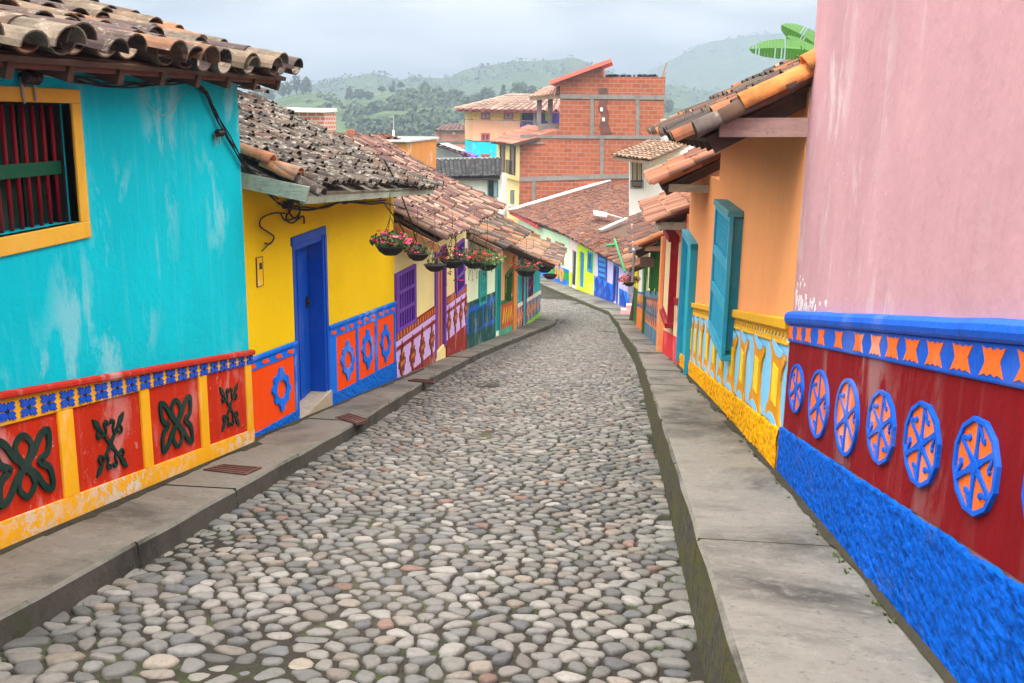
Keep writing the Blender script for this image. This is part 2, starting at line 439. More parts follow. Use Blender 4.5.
# dado
Ltop=dadoline(W,(0,391),(252,349)); Lled=dadoline(W,(0,398),(252,354)); Lpt=dadoline(W,(54,412),(230,367)); Lpb=dadoline(W,(63,498),(238,434))
m=MB(); W.sbox(m,0,10.70,zlo,Lpb,0,.055); m.build('dado_base',YELB,root)
m=MB(); W.sbox(m,0,10.70,Lpb,Lpt,0,.022); m.build('dado_panels',REDP,root)
m=MB(); W.sbox(m,0,10.70,Lpt,Lled,0,.05)
div=[]
for (a,b) in (((54,412),(69,407)),((137,394),(146,391)),((196,380),(204,378)),((243,369),(251,367))):
    div.append((W.wp(*a)[0],W.wp(*b)[0]))
pw=div[1][0]-div[0][0]
pans=[]
e=div[0][0]
d2=[(div[0][0]-1.02*k,div[0][0]-1.02*k+.15) for k in range(5,0,-1)]
alld=[d for d in d2 if d[0]>0]+div
alld[-1]=(alld[-1][0],10.70)
for a,b in alld: W.sbox(m,a,b,Lpb,Lpt,.0,.05)
m.build('dado_frame',YELT,root,bevel=.006)
m=MB(); W.sbox(m,0,10.74,Lled,Ltop,0,.11); m.build('dado_ledge',REDL,root,bevel=.018)
# rosette frieze
def rosette(W,m,u,z,s,d,sl):
    hz=.053
    for sx in (-1,1):
        for sz in (-1,1):
            pts=[(0,0)]
            for k in range(9):
                a=math.pi*k/8
                x=.52+.48*math.cos(a*1.0-math.pi/2+ .0); 
            P=[(.05,.0),(.28,.12),(.62,.05),(.95,.35),(.72,.52),(.95,.85),(.6,.98),(.42,.75),(.22,.95),(.02,.6)]
            if sx*sz<0: P=P[::-1]
            q=[(u+sx*x*s,z+sz*y*hz+sl*sx*x*s) for x,y in P]
            W.poly(m,q,.04,d)
u0=W.wp(5/2.97,330+235/2.97)[0]; u1=W.wp(733/2.97,330+87/2.97)[0]
stp=(u1-u0)/18
for k in range(-22,19):
    u=u0+stp*k
    if u<.1: continue
    m=MB(); z=(Lpt(u)+Lled(u))/2; rosette(W,m,u,z,.080,.066,-.165); ro=m.build('rosette',BLUR,root)
    m=MB(); W.poly(m,[(u+.014*math.cos(a),z+.014*math.sin(a)) for a in [i*math.pi/3 for i in range(6)]],.04,.071); m.build('rosette_centre',GRNO,ro)
# panel ornaments
def bez(p,n=8):
    # catmull rom through points
    out=[]
    for i in range(len(p)-1):
        p0=p[max(i-1,0)];p1=p[i];p2=p[i+1];p3=p[min(i+2,len(p)-1)]
        for k in range(n):
            t=k/n
            out.append(tuple(.5*((2*p1[j])+(-p0[j]+p2[j])*t+(2*p0[j]-5*p1[j]+4*p2[j]-p3[j])*t*t+(-p0[j]+3*p1[j]-3*p2[j]+p3[j])*t**3) for j in (0,1)))
    out.append(p[-1]); return out
def butterfly(W,root,cu,cz,hw,hh,sl,name='relief_knot'):
    m=MB(); T=lambda p:(cu+p[0]*hw,cz+p[1]*hh+sl*p[0]*hw); d=.05
    for sy in (1,-1):
        loop=bez([(0,0),(-.22,.35*sy),(-.26,.68*sy),(0,.93*sy),(.26,.68*sy),(.22,.35*sy),(0,0)],6)
        W.stroke(m,[T(p) for p in loop],.036,.02,d); d+=.0008
    for sx in (1,-1):
        side=bez([(0,0),(.35*sx,.35),(.62*sx,.78),(.9*sx,.92),(.93*sx,.55),(.82*sx,.22),(.52*sx,.02),(.82*sx,-.22),(.93*sx,-.55),(.9*sx,-.92),(.62*sx,-.78),(.35*sx,-.35),(0,0)],5)
        W.stroke(m,[T(p) for p in side],.042,.02,d); d+=.0008
    W.poly(m,[T((.2*math.cos(a),.2*math.sin(a))) for a in [i*math.pi/5 for i in range(10)]],.02,d+.0008)
    return m.build(name,GRNO,root)
def xcurl(W,root,cu,cz,hw,hh,sl,name='relief_cross'):
    m=MB(); T=lambda p:(cu+p[0]*hw,cz+p[1]*hh+sl*p[0]*hw); d=.045
    for s in (1,-1):
        L=[(t*.95*s,t*.95) for t in [i/10 for i in range(-10,11)]]
        wd=[.006,.03,.05,.042,.024,.02,.02,.022,.026,.03,.034,.03,.026,.022,.02,.02,.024,.042,.05,.03,.006]
        W.stroke(m,[T(p) for p in L],wd,.02,d); d+=.0008
    for sx in (1,-1):
        for sy in (1,-1):
            for k,(c) in enumerate((bez([(.25,.3),(.5,.36),(.68,.28),(.78,.42),(.66,.52)],4),bez([(.3,.25),(.22,.5),(.3,.7),(.16,.8),(.08,.66)],4))):
                W.stroke(m,[T((x*sx,y*sy)) for x,y in c],[.022]+[.015]*(len(c)-2)+[.024],.02,d); d+=.0008
    return m.build(name,GRNO,root)
for (px,py,kind,hpx) in ((22,466,0,1),(108,444,1,1),(174.5,423,0,1),(228,407,1,1)):
    u,z=W.wp(px,py)
    if kind==0: butterfly(W,root,u,z,.26,.19,-.17)
    else: xcurl(W,root,u,z,.20,.20,-.17)
for k in range(1,5):
    u,z=W.wp(22,466); uu=u-1.02*k; zz=z+1.02*k*.166
    (xcurl if k%2 else butterfly)(W,root,uu,zz,.24,.19,-.17)
# roof of turquoise house
PE=at_y(300,66,8.62)
ez=lambda y:1.93+.012*(y-5)
E0=V((-2.84,-3,ez(-3)));E1=V((-2.84,8.38,ez(8.4))); 
TM_BEIGE=tilemat('weathered_beige_tiles',.6,.6,3.2)
roof(root,E0,E1,E0+V((-3.4,0,1.05)),E1+V((-3.4,0,1.05)),PAL_BEIGE,TM_BEIGE,sp=.29,row=.40,r=.14,seg=8,sag=.07,rafters=22,jit=3.2)
m=MB(); m.beam(V((-2.92,-3,ez(-3)-.05)),V((-2.92,8.36,ez(8.4)-.05)),.03,.075); m.build('fascia_board',wood('reddish_timber',(.22,.09,.06)),root)
m=MB(); m.beam(V((-3.2,-2.5,2.0)),V((-3.2,8.2,2.0)),.14,.1); m.build('wall_plate',WOODD,root)

# ---- cables
def sagline(a,b,sag,n=10,j=.0):
    a,b=V(a),V(b); return [a.lerp(b,k/n)-V((0,0,sag*4*(k/n)*(1-k/n)))+V(((R()-.5)*j,(R()-.5)*j,(R()-.5)*j)) for k in range(n+1)]
cab=thing('cable_bundle','twisted bundle of black cables strung along the top of the turquoise wall','cable',tuple(WT.P(6,1.7,.05)))
path=[(-60,60),(0,64),(30,70),(70,79),(110,85),(150,85),(188,80),(204,92),(218,122),(240,160),(262,188),(280,204)]
base=[]
for (px,py) in path:
    u,z=WT.wp(px,py,.05); base.append(WT.P(u,z,.05) if px<245 else at_x(px,py,-3.2))
for k in range(4):
    m=MB(); pts=[]
    for i in range(len(base)-1):
        for t in range(5):
            s=i*5+t; p=base[i].lerp(base[i+1],t/5); ph=s*.5+k*1.6
            pts.append(p+V((.012*math.cos(ph)+.012,0,.016*math.sin(ph)+(.012 if k==3 else 0))))
    m.tube(pts,.0065,6); m.build('cable_strand',RUBBER,cab,smooth=True)
m=MB()
pts=[WT.P(*WT.wp(px,py,.03),.03) for px,py in bez([(140,88),(146,102),(158,114),(170,113),(178,100),(188,88)],4)]
m.tube(pts,.0018,5); m.build('thin_wire',flat('yellow_wire',(.5,.4,.12)),cab)
m=MB(); pts=[WT.P(*WT.wp(px,py,.045),.045) for px,py in ((-40,40),(0,60),(20,72),(60,78),(130,86))]
m.tube(pts,.003,5); m.build('thin_wire',flat('pale_wire',(.4,.38,.3)),cab)
def insulator(W,px,py,label,big=1.):
    u,z=W.wp(px,py,.08); t=thing('cable_insulator',label,'insulator',tuple(W.P(u,z,.08)),'insulators holding the cables on the turquoise wall')
    c=W.P(u,z,.09); m=MB()
    for dx in (-.028*big,.028*big):
        m.tube([c+V((0,dx-.02*big,0)),c+V((0,dx-.012*big,0)),c+V((0,dx,0)),c+V((0,dx+.012*big,0)),c+V((0,dx+.02*big,0))],[.02*big,.034*big,.024*big,.034*big,.02*big],12)
    m.build('insulator_spool',flat('dark_ceramic',(.035,.012,.015),.25,.6),t,smooth=True)
    m=MB(); m.beam(c+V((-.02,-.05*big,0)),c+V((-.02,-.035*big,-.11*big)),.004,.02); m.beam(c+V((-.02,.05*big,0)),c+V((-.02,.05*big,-.1*big)),.004,.02)
    m.beam(W.P(u,z-.05,0),c,.02,.02); m.build('insulator_bracket',flat('galvanised_steel',(.3,.3,.31),.45,.5,.6),t)
insulator(WT,30,77,'dark double cable insulator on a steel bracket above the barred window',1.25)
insulator(WT,219,133,'small black cable insulator near the far edge of the turquoise wall',.9)

# ---- 2 yellow house
YELW=plaster('yellow_plaster',srgb(255,212,0),.04,.05,.3,light=.2,dirt=.08,grain=25)
BLUED=plaster('cobalt_trim',srgb(0,105,222),.12,.2,.2)
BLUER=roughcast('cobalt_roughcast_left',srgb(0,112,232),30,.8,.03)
ORNG=plaster('vermilion_panel',srgb(250,80,0),.08,.15,.15,dirt=.1,light=.15)
BDOOR=paint('blue_door_paint',srgb(0,80,195),.42,.2,.18,(1,6,.5))
W=Wall((-3.3,8.24),(-3.3,14.2),1); WY=W
root=thing('yellow_house','yellow house with blue plank door and orange panels in blue relief frames','house',(-3.3,11,g(11)))
du0=W.wp(292,250)[0]; du1=W.wp(323,240)[0]; dz1=W.wp(308,240)[1]; dzb=g(W.P((du0+du1)/2,0).y)+.24
zlo=bl(W,-.3); hole=(du0,du1,dzb-.4,dz1)
shell(root,W,0,5.96,zlo,lambda u:lerp(1.15,.72,u/5.96),[hole],YELW)
dr=MB()
npl=5
for k in range(npl):
    a=lerp(du0+.05,du1-.05,k/npl); b=lerp(du0+.05,du1-.05,(k+1)/npl)-.018
    W.sbox(dr,a,b,dzb,dz1-.06,-.20,-.165+.004*(k%2))
d=dr.build('door',BDOOR,root,bevel=.004)
m=MB(); u=du1-.16; W.sbox(m,u-.015,u+.015,dzb+1.0,dzb+1.12,-.165,-.14); m.tube([W.P(u,dzb+1.06,-.15),W.P(u,dzb+1.06,-.11)],.018,8); m.build('door_handle',IRON,d)
m=MB(); W.sbox(m,du0,du0+.05,dzb-.3,dz1,-.22,.02); W.sbox(m,du1-.05,du1,dzb-.3,dz1,-.22,.02); W.sbox(m,du0-.04,du1+.06,dz1,dz1+.09,-.22,.045); W.sbox(m,du1,du1+.07,dzb-.2,dz1,-.05,.05); W.sbox(m,du0+.05,du1-.05,dz1-.06,dz1,-.21,.0)
m.build('door_frame',BDOOR,root,bevel=.005)
m=MB(); W.sbox(m,du0-.02,du1+.05,dzb-.4,dzb,-.22,.10); m.build('doorstep',concrete('step_concrete',(.42,.36,.28),.3,.0),root,bevel=.01)
# dado left of door and right of it
def dado_yellow(ua,ub,ptop,pled,pbase,panels):
    m=MB(); W.sbox(m,ua,ub,zlo,pbase,0,.06); m.build('dado_base',BLUER,root)
    m=MB(); W.sbox(m,ua,ub,pbase,pled,0,.02); m.build('dado_panels',ORNG,root)
    m=MB(); W.sbox(m,ua,ub,pled,lambda u:ptop(u)-.04,0,.045)
    for a,b in panels: W.sbox(m,a,b,pbase,pled,0,.045)
    m.build('dado_frame',BLUED,root,bevel=.006)
    m=MB(); W.sbox(m,ua-.01,ub+.01,lambda u:ptop(u)-.04,ptop,0,.085); m.build('dado_ledge',BLUED,root,bevel=.01)
    # lozenges
    n=max(2,round((ub-ua)/.37)); d=.05
    for k in range(n):
        m=MB()
        u=ua+(k+.5)*(ub-ua)/n; z=(pled(u)+ptop(u)-.04)/2; s=.085
        P=[(-1.1,0),(-.9,.5),(-.6,.45),(-.45,.7),(-.15,.45),(.15,.7),(.45,.45),(.6,.7),(.9,.45),(1.1,0),(.9,-.5),(.6,-.35),(.4,-.65),(.1,-.4),(-.2,-.65),(-.5,-.4),(-.8,-.6)]
        W.poly(m,[(u+x*s,z+y*s*.42-.166*x*s) for x,y in P],.03,.055); m.build('frieze_lozenge',ORNG,root)
Lt=dadoline(W,(253,356),(299,339)); Ll=dadoline(W,(256,369),(299,352)); Lb=dadoline(W,(258,431),(303,406))
dado_yellow(0,du0-.03,Lt,Ll,Lb,[(0,.05),(du0-.09,du0-.03)])
Rt=dadoline(W,(331,324.5),(392,302)); Rl=dadoline(W,(334,337),(392,313)); Rb=dadoline(W,(338,391),(393,362))
x1=[W.wp(320+z/5.694,350)[0] for z in (200,222-8,308,322)]
dado_yellow(du1+.07,5.96,Rt,Rl,Rb,[(du1+.07,W.wp(335,350)[0]),(x1[0],x1[1]),(x1[2],x1[3]),(5.96-.1,5.96)])
def ovalring(W,root,u,z,hw,hh,mat,sl=-.17,name='relief_ring'):
    m=MB(); N=48; outer=[];inner=[]
    for k in range(N):
        a=2*math.pi*k/N; c,s_=math.cos(a),math.sin(a)
        ro=.86+.09*math.cos(8*a)*(1 if abs(s_)<.9 else .3)
        if abs(s_)>.985: ro=1.18
        elif abs(s_)>.9: ro=.9
        outer.append((u+ro*c*hw,z+ro*s_*hh+sl*c*hw)); inner.append((u+.48*c*hw,z+.52*s_*hh+sl*c*hw*.5))
    W.ring(m,outer,inner,.015,.055); return m.build(name,mat,root)
for (px,py,h) in ((279.8,389,20),(346.5,360,18),(366.5,349,18),(384.5,343,17)):
    u,z=W.wp(px,py); za=W.wp(px,py-h)[1]
    ovalring(W,root,u,z,.29 if px<300 else .33,(za-z)/1.05,BLUED)
# meter box
t=thing('meter_box','small flush meter box with a dark slot beside the blue door','meter box',tuple(W.P(*W.wp(259,272),.03)))
q=[W.wp(*p) for p in ((255.5,258),(261.5,256.5),(262.5,285),(256.5,287))]
m=MB(); W.poly(m,q,0,.02); m.build('box_cover',plaster('meter_cover_yellow',srgb(235,185,20),.1),t,bevel=.003)
m=MB(); W.stroke(m,q,.012,.004,.024,closed=True); m.build('box_frame',flat('meter_seam',(.10,.07,.02)),t)
m=MB(); W.pix(m,[(258.2,263),(260.8,262.5),(261,269),(258.4,269.5)],.01,.026); m.build('meter_slot',IRON,t)
# roof
TM_GREY=tilemat('lichen_grey_tiles',.6,.7,4.5,darkc=(.06,.048,.042),palec=(.34,.33,.29))
E0=V((-2.72,8.42,1.0)); E1=V((-2.70,14.4,.64)); up=V((-2.7,0,1.22))
roof(root,E0,E1,E0+up+V((-.1,0,.1)),E1+up,PAL_GREY,TM_GREY,deckmat=WOODG,sp=.155,row=.27,r=.075,jit=3.2,sag=.09,rafters=9)
m=MB(); m.beam(V((-3.28,8.34,1.08)),V((-2.68,8.34,.97)),.04,.13); m.beam(V((-2.76,8.4,.93)),V((-2.74,14.3,.59)),.03,.10); m.build('fascia_board',wood('mint_board',(.42,.5,.40)),root)
# heap of ridge tiles
m=MB()
for k in range(7):
    y=8.9+k*.85; m.cur=random.choice(PAL_GREY)
c=[]
tile_roof(m,E0+up+V((.12,0,.03)),E1+up+V((.12,0,.03)),E0+up+V((-.25,0,.14)),E1+up+V((-.25,0,.14)),PAL_GREY,sp=.3,row=.36,r=.11,jit=2.5,pans=False)
m.build('ridge_tiles',TM_GREY,root,col=True,fix=False)
# loose bright cover tiles at the near verge
m=MB()
def loosetile(m,p,q,r,col):
    p,q=V(p),V(q); d=(q-p).normalized(); ac=d.cross(V((0,0,1))).normalized(); nn=ac.cross(d); m.cur=col
    vs=[];seg=7
    for (c,rr) in ((p,r),(q,r*.85)):
        for w in (rr,rr-.014):
            for k in range(seg+1):
                a=math.pi*k/seg; vs.append(c+ac*math.cos(a)*w+nn*math.sin(a)*w)
    n=seg+1; fs=[]
    for k in range(seg): fs += [(k,k+1,2*n+k+1,2*n+k),(n+k,3*n+k,3*n+k+1,n+k+1),(k,n+k,n+k+1,k+1),(2*n+k,2*n+k+1,3*n+k+1,3*n+k)]
    fs += [(0,2*n,3*n,n),(seg,n+seg,3*n+seg,2*n+seg)]
    m.idx(vs,fs)
for (a,b,c) in (((322,196),(288,178),(.10,.075,.07)),((297,180),(262,165),(.58,.26,.13)),((272,163),(238,150),(.60,.27,.14)),((300,176),(275,168),(.5,.28,.18)),((268,184),(240,172),(.03,.03,.032))):
    loosetile(m,at_y(a[0],a[1],8.42),at_y(b[0],b[1],8.46),.082,c)
m.build('verge_tiles',TM_GREY,root,col=True,smooth=True)
# cable tangle on yellow wall
t=thing('cable_tangle','tangle of loose black wires and clamps under the eave above the blue door','cable',tuple(W.P(*W.wp(290,210),.05)))
m=MB()
def wire(pts,r=.007,d=.06,n=5): m.tube([W.P(*W.wp(px,py,d),d) for px,py in bez(pts,n)],r,5)
wire([(278,203),(290,208),(310,210),(330,205),(345,202),(370,204),(384,203),(404,208)],.012)
wire([(282,206),(300,207),(325,208),(344,200),(365,202),(386,200)],.009,.075)
wire([(288,206),(291,215),(297,219),(300,210),(296,206),(286,217),(292,223),(303,216),(304,224)],.009)
wire([(288,214),(275,213),(262,218),(260,226),(268,232),(274,237),(270,244),(265,243)],.008)
wire([(270,243),(266,247),(262,251)],.006)
wire([(300,212),(295,218),(285,220),(281,214)],.008,.08)
m.build('loose_wires',RUBBER,t,smooth=True)
m=MB(); 
for (px,py) in ((286,205),(345,201),(290,204)):
    u,z=W.wp(px,py,.07); m.lathe(W.P(u,z,.07),[(.0,-.04),(.035,-.035),(.04,0),(.035,.035),(0,.04)],8)
m.build('cable_clamps',IRON,t)

# ---- 3 cream house with lilac dado
CREAM=plaster('cream_plaster',srgb(240,228,160),.08,.15,.2,dirt=.1); LILAC=plaster('lilac_plaster',srgb(196,168,228),.08,.15,.15)
BRRED=plaster('brownred_plaster',srgb(135,38,30),.12,.2,.3); PURP=paint('purple_paint',srgb(112,62,178),.5,.1,.1)
PURD=paint('deep_purple_paint',srgb(90,48,150),.5,.1,.1)
OCH=paint('ochre_orange_paint',srgb(205,120,40),.5,.1,.1)
W=Wall((-3.35,14.22),(-3.35,21.3),1); WC=W
root=thing('cream_house','cream house with purple shutters and lilac dado with brown crosses','house',(-3.35,18,g(18)))
dA=W.wp(435,300)[0]; dB=W.wp(445,300)[0]; dzt=W.wp(440,254)[1]; dzb=W.wp(440,350)[1]
zlo=bl(W,-.3)
shell(root,W,0,7.08,zlo,lambda u:lerp(.35,-.1,u/7.08),[(dA,dB,dzb,dzt)],CREAM)
m=MB()
for k in range(6):
    a=lerp(dA+.06,dB-.06,k/6); b=lerp(dA+.06,dB-.06,(k+1)/6)
    W.sbox(m,a,b,dzb,dzt-.05,-.08,-.05+.01*(k%2),k%2)
m.build('door',[PURP,OCH],root)
m=MB(); W.sbox(m,dA-.06,dA+.06,dzb-.05,dzt+.1,-.1,.05); W.sbox(m,dB-.06,dB+.06,dzb-.05,dzt+.1,-.1,.05); W.sbox(m,dA-.06,dB+.06,dzt,dzt+.12,-.1,.055); m.build('door_frame',PURP,root,bevel=.006)
def shutter(W,root,quad,mat,mat2,name='shutter',d=.05,bars=5,rails=3):
    q=[W.wp(*p,d) for p in quad]  # tl tr br bl
    def Q(a,b): 
        t=(lerp(q[0][0],q[1][0],a),lerp(q[0][1],q[1][1],a)); s=(lerp(q[3][0],q[2][0],a),lerp(q[3][1],q[2][1],a)); return (lerp(t[0],s[0],b),lerp(t[1],s[1],b))
    m=MB(); W.poly(m,[Q(0,0),Q(1,0),Q(1,1),Q(0,1)],0,d*.5)
    for a,b in ((0,.12),(.88,1)): W.poly(m,[Q(a,0),Q(b,0),Q(b,1),Q(a,1)],d*.5,d)
    for k in range(rails+1):
        t=k/rails*.93; W.poly(m,[Q(.121,t),Q(.879,t),Q(.879,t+.06),Q(.121,t+.06)],d*.5,d*.97)
    s=m.build(name,mat,root,bevel=.003)
    m=MB()
    for k in range(bars):
        a=.14+.72*(k+.5)/bars; m.tube([W.P(*Q(a,.05),d*.7),W.P(*Q(a,.98),d*.7)],.012,5)
    m.build('shutter_spindles',mat2,s)
    return s
shutter(W,root,((397,274),(416.5,264),(417,322),(397.5,334)),PURP,PURD,'window_shutter',.09,6,3)
shutter(W,root,((456,246),(465,238),(465.5,288),(457,297)),PURP,PURD,'window_shutter',.09,6,3)
mk=lambda p,q:dadoline(W,p,q)
lt=mk((396,332),(466,284)); l2=mk((396,341),(466,291)); l3=mk((396,347),(466,296)); l4=mk((396,351),(466,299)); lb=mk((398,381),(467,323))
for (ua,ub) in ((0,dA-.07),(dB+.07,7.08)):
    m=MB(); W.sbox(m,ua,ub,zlo,lb,0,.05); m.build('dado_base',BRRED,root)
    m=MB(); W.sbox(m,ua,ub,lb,l4,0,.03); W.sbox(m,ua,ub,l3,l2,0,.04); m.build('dado_panels',LILAC,root)
    m=MB(); W.sbox(m,ua,ub,l4,l3,0,.06); W.sbox(m,ua,ub,l2,lt,0,.05); m.build('dado_bands',BRRED,root)
    n=int((ub-ua)/.2)
    for k in range(n):
        m=MB(); u=ua+(k+.5)*(ub-ua)/n; z=(l2(u)+lt(u))/2; W.sbox(m,u-.05,u+.05,z-.05,z+.05,.04,.06); m.build('dado_stud',OCH,root)
BRN=paint('brown_relief',srgb(120,45,30),.5,.1,.1)
for i,(zx,zy) in enumerate(((460,415),(520,372),(575,325),(630,283),(728,190),(765,155),(797,133),(825,100))):
    px,py=320+zx/5.694,290+zy/5.694; u,z=W.wp(px,py); m=MB(); h=.36 if i<4 else .36
    P=[(0,1),(.25,.75),(.25,.45),(.6,.4),(.6,.2),(.95,.12),(.95,-.12),(.6,-.2),(.6,-.4),(.25,-.45),(.25,-.75),(0,-1),(-.25,-.75),(-.25,-.45),(-.6,-.4),(-.6,-.2),(-.95,-.12),(-.95,.12),(-.6,.2),(-.6,.4),(-.25,.45),(-.25,.75)]
    W.poly(m,[(u+x*.24,z+y*h) for x,y in P],.02,.06); o=m.build('relief_cross',BRN,root)
    m=MB()
    for (a,b) in ((0,.45),(0,-.45),(.4,0),(-.4,0),(0,0)): W.poly(m,[(u+a*.24+.045*math.cos(q),z+b*h+.045*math.sin(q)) for q in [j*math.pi/3 for j in range(6)]],.05,.068); m.build('relief_dot',OCH,o); m=MB()
TM_PINK=tilemat('mortar_pink_tiles',.55,.45,2.0,darkc=(.10,.055,.05),palec=(.60,.44,.36))
E0=V((-2.66,14.32,-.12)); E1=V((-2.6,21.5,-.25)); 
roof(root,E0,E1,E0+V((-2.7,.0,1.55)),E1+V((-2.7,0,1.38)),PAL_PINK,TM_PINK,sp=.175,row=.31,r=.083,jit=2.2,sag=.07,rafters=8)
m=MB(); m.beam(V((-3.3,14.25,.06)),V((-2.62,14.25,-.26)),.04,.11); m.build('verge_board',wood('orange_timber',(.5,.26,.10)),root)
# ---- 4 mint house
MINTW=plaster('pale_mint_plaster',srgb(222,238,208),.08,.15,.15,dirt=.08); TURQ=paint('turquoise_paint',srgb(30,165,165),.5,.1,.1)
BLUE2=plaster('deep_blue_plaster',srgb(15,85,175),.1,.15,.15); DGRN=plaster('dark_green_plaster',srgb(15,75,75),.1,.15,.15)
W=Wall((-3.35,21.32),(-3.35,27.6),1)
root=thing('mint_house','pale mint house with turquoise shutter and blue dado with dark green panels','house',(-3.35,24,g(24)))
zlo=bl(W,-.4); dA=W.wp(495.5,290)[0]; dB=W.wp(502,290)[0]
dB=min(dB,6.2)
shell(root,W,0,6.28,zlo,lambda u:lerp(-1.0,-1.25,u/6.28),[(dA,dB,g(27)+.2,-2.15)],MINTW)
m=MB(); W.sbox(m,dA+.03,dB-.03,g(27)+.2,-2.2,-.1,-.06); m.build('door',TURQ,root)
m=MB(); W.sbox(m,dA-.15,dA+.05,zlo,lambda u:-1.98,-.1,.05); W.sbox(m,dB-.08,6.28,zlo,lambda u:-2.0,-.1,.05); m.build('door_frame',TURQ,root)
shutter(W,root,((480,271),(487.5,268),(487,303),(479.5,307)),TURQ,TURQ,'window_shutter',.07,3,3)
lt=mk((467,303),(496,291)); l2=mk((467,308),(496,295)); lb=mk((467,334),(496,322))
m=MB(); W.sbox(m,0,dA-.15,zlo,lb,0,.05); m.build('dado_base',DGRN,root)
m=MB(); W.sbox(m,0,dA-.15,lb,l2,0,.03); m.build('dado_panels',BLUE2,root)
m=MB(); W.sbox(m,0,dA-.15,l2,lt,0,.05); m.build('dado_band',DGRN,root)
for (a,b,y0,y1) in ((50,82,522,632),(92,125,505,610),(135,162,487,582),(172,197,468,560)):
    m=MB(); q=[]
    cx,cy=(a+b)/2,(y0+y1)/2
    for x,y in ((-1,-.8),(-.8,-1),(.8,-1.06),(1,-.86),(1,-.6),(.85,-.5),(1,-.4),(1,.4),(.85,.5),(1,.6),(1,.72),(.8,.9),(-.8,1.06),(-1,.9),(-1,.6),(-.85,.5),(-1,.4),(-1,-.4),(-.85,-.5),(-1,-.6)):
        q.append(W.wp(460+(cx+x*(b-a)/2)/5.69,220+(cy+y*(y1-y0)/2-x*4)/5.69))
    W.poly(m,q,.02,.06); m.build('relief_panel',DGRN,root)
TM_DARK=tilemat('dark_mixed_tiles',.4,.3,2.0,darkc=(.07,.05,.045))
E0=V((-2.62,21.6,-1.20)); E1=V((-2.6,27.9,-1.52))
roof(root,E0,E1,E0+V((-2.5,0,1.1)),E1+V((-2.5,0,1.25)),PAL_GREY+PAL_ORANGE[:2]+PAL_BEIGE[:2],TM_DARK,sp=.19,row=.33,r=.09,jit=2,rafters=7)
m=MB(); m.beam(V((-3.3,21.55,-.93)),V((-2.62,21.55,-1.24)),.05,.10); m.build('verge_board',WOODL,root)
# ---- 5 peach-orange house
PEACH=plaster('peach_plaster',srgb(240,190,120),.08,.15,.15); ORW=paint('orange_timber_paint',srgb(222,140,60),.5,.1,.1)
BROR=plaster('burnt_orange_plaster',srgb(185,88,45),.1,.15,.15); TEALB=plaster('sea_green_base',srgb(45,165,135),.1,.15,.15)
GRNW=paint('green_window_paint',srgb(40,110,55),.5,.1,.1); CYAN=plaster('cyan_plaster',srgb(35,175,190),.1,.15,.12)
LIME=plaster('lime_plaster',srgb(135,205,55),.1,.12,.12); MAG=paint('magenta_paint',srgb(160,30,120),.5,.1,.05)
W=Wall((-3.35,27.62),(-3.35,32.2),1)
root=thing('peach_house','narrow peach house with open green window and burnt orange dado on the left','house',(-3.35,30,g(30)))
zlo=bl(W,-.4); wz=[W.wp(505,277),W.wp(512,274),W.wp(505.5,300)]
shell(root,W,0,4.56,zlo,lambda u:lerp(-2.0,-2.1,u/4.56),[(wz[0][0],wz[1][0],wz[2][1],wz[0][1])],PEACH)
fmw=MB(); W.stroke(fmw,[(wz[0][0],wz[2][1]),(wz[1][0],wz[2][1]),(wz[1][0],wz[0][1]),(wz[0][0],wz[0][1])],.12,-.1,.05,closed=True); fo=fmw.build('window_frame',GRNW,root)
m=MB(); W.sbox(m,wz[0][0]+.1,wz[0][0]+.16,wz[2][1],wz[0][1],.06,.24); m.build('window_leaf',GRNW,fo)
lt=mk((501.5,305),(512,300)); lb=mk((501,330),(517,322))
m=MB(); W.sbox(m,0,4.56,zlo,lb,0,.05); m.build('dado_base',TEALB,root)
m=MB(); W.sbox(m,0,4.56,lb,lt,0,.03); m.build('dado_panel',BROR,root)
m=MB(); W.sbox(m,0,4.56,lt,lambda u:lt(u)+.12,0,.06); m.build('dado_band',GRNW,root)
m=MB(); pts=[]
ua=W.wp(502,318)[0]; ub=W.wp(511.5,312)[0]
for k in range(9): u=lerp(ua,ub,k/8); pts.append((u,(lt(u)+lb(u))/2+(.22 if k%2 else -.22)))
W.stroke(m,pts,.1,.03,.06); m.build('zigzag_relief',plaster('bright_yellow_relief',srgb(245,195,30)),root)
m=MB(); a=W.wp(512,300)[0]; W.sbox(m,a,a+1.0,zlo,lambda u:-2.65,0,.12); m.build('corner_post',ORW,root)
# ---- 6 cyan house (last on the left)
W=Wall((-3.35,32.22),(-3.35,41.6),1)
root=thing('cyan_house','cyan house with magenta door posts and orange diamonds on blue, last in the left row','house',(-3.35,37,g(37)))
zlo=bl(W,-.6); d0,d1=W.wp(522,300)[0],W.wp(525.5,300)[0]; w0,w1=W.wp(528.5,290)[0],W.wp(532.5,290)[0]
z0=W.wp(530,298)[1]; z1=W.wp(530,274)[1]; dt=W.wp(524,272)[1]; db=g(35)+.1
shell(root,W,0,9.38,zlo,lambda u:lerp(-2.95,-3.5,u/9.38),[(w0,w1,z0,z1)],CYAN)
m=MB(); W.sbox(m,d0,d0+.18,db,dt,0,.10); W.sbox(m,d1-.1,d1+.06,db,dt,0,.09); W.sbox(m,d0+.18,d1-.1,dt-.15,dt,0,.09); m.build('door_frame',MAG,root)
m=MB(); W.sbox(m,d0+.19,d1-.11,db,dt-.16,0,.04); m.build('door',CYAN,root)
m=MB(); W.stroke(m,[(w0,z0),(w1,z0),(w1,z1),(w0,z1)],.16,-.05,.06,closed=True); W.sbox(m,w0,w1,(z0+z1)/2-.05,(z0+z1)/2+.05,-.05,.05); fo=m.build('window_frame',MAG,root)
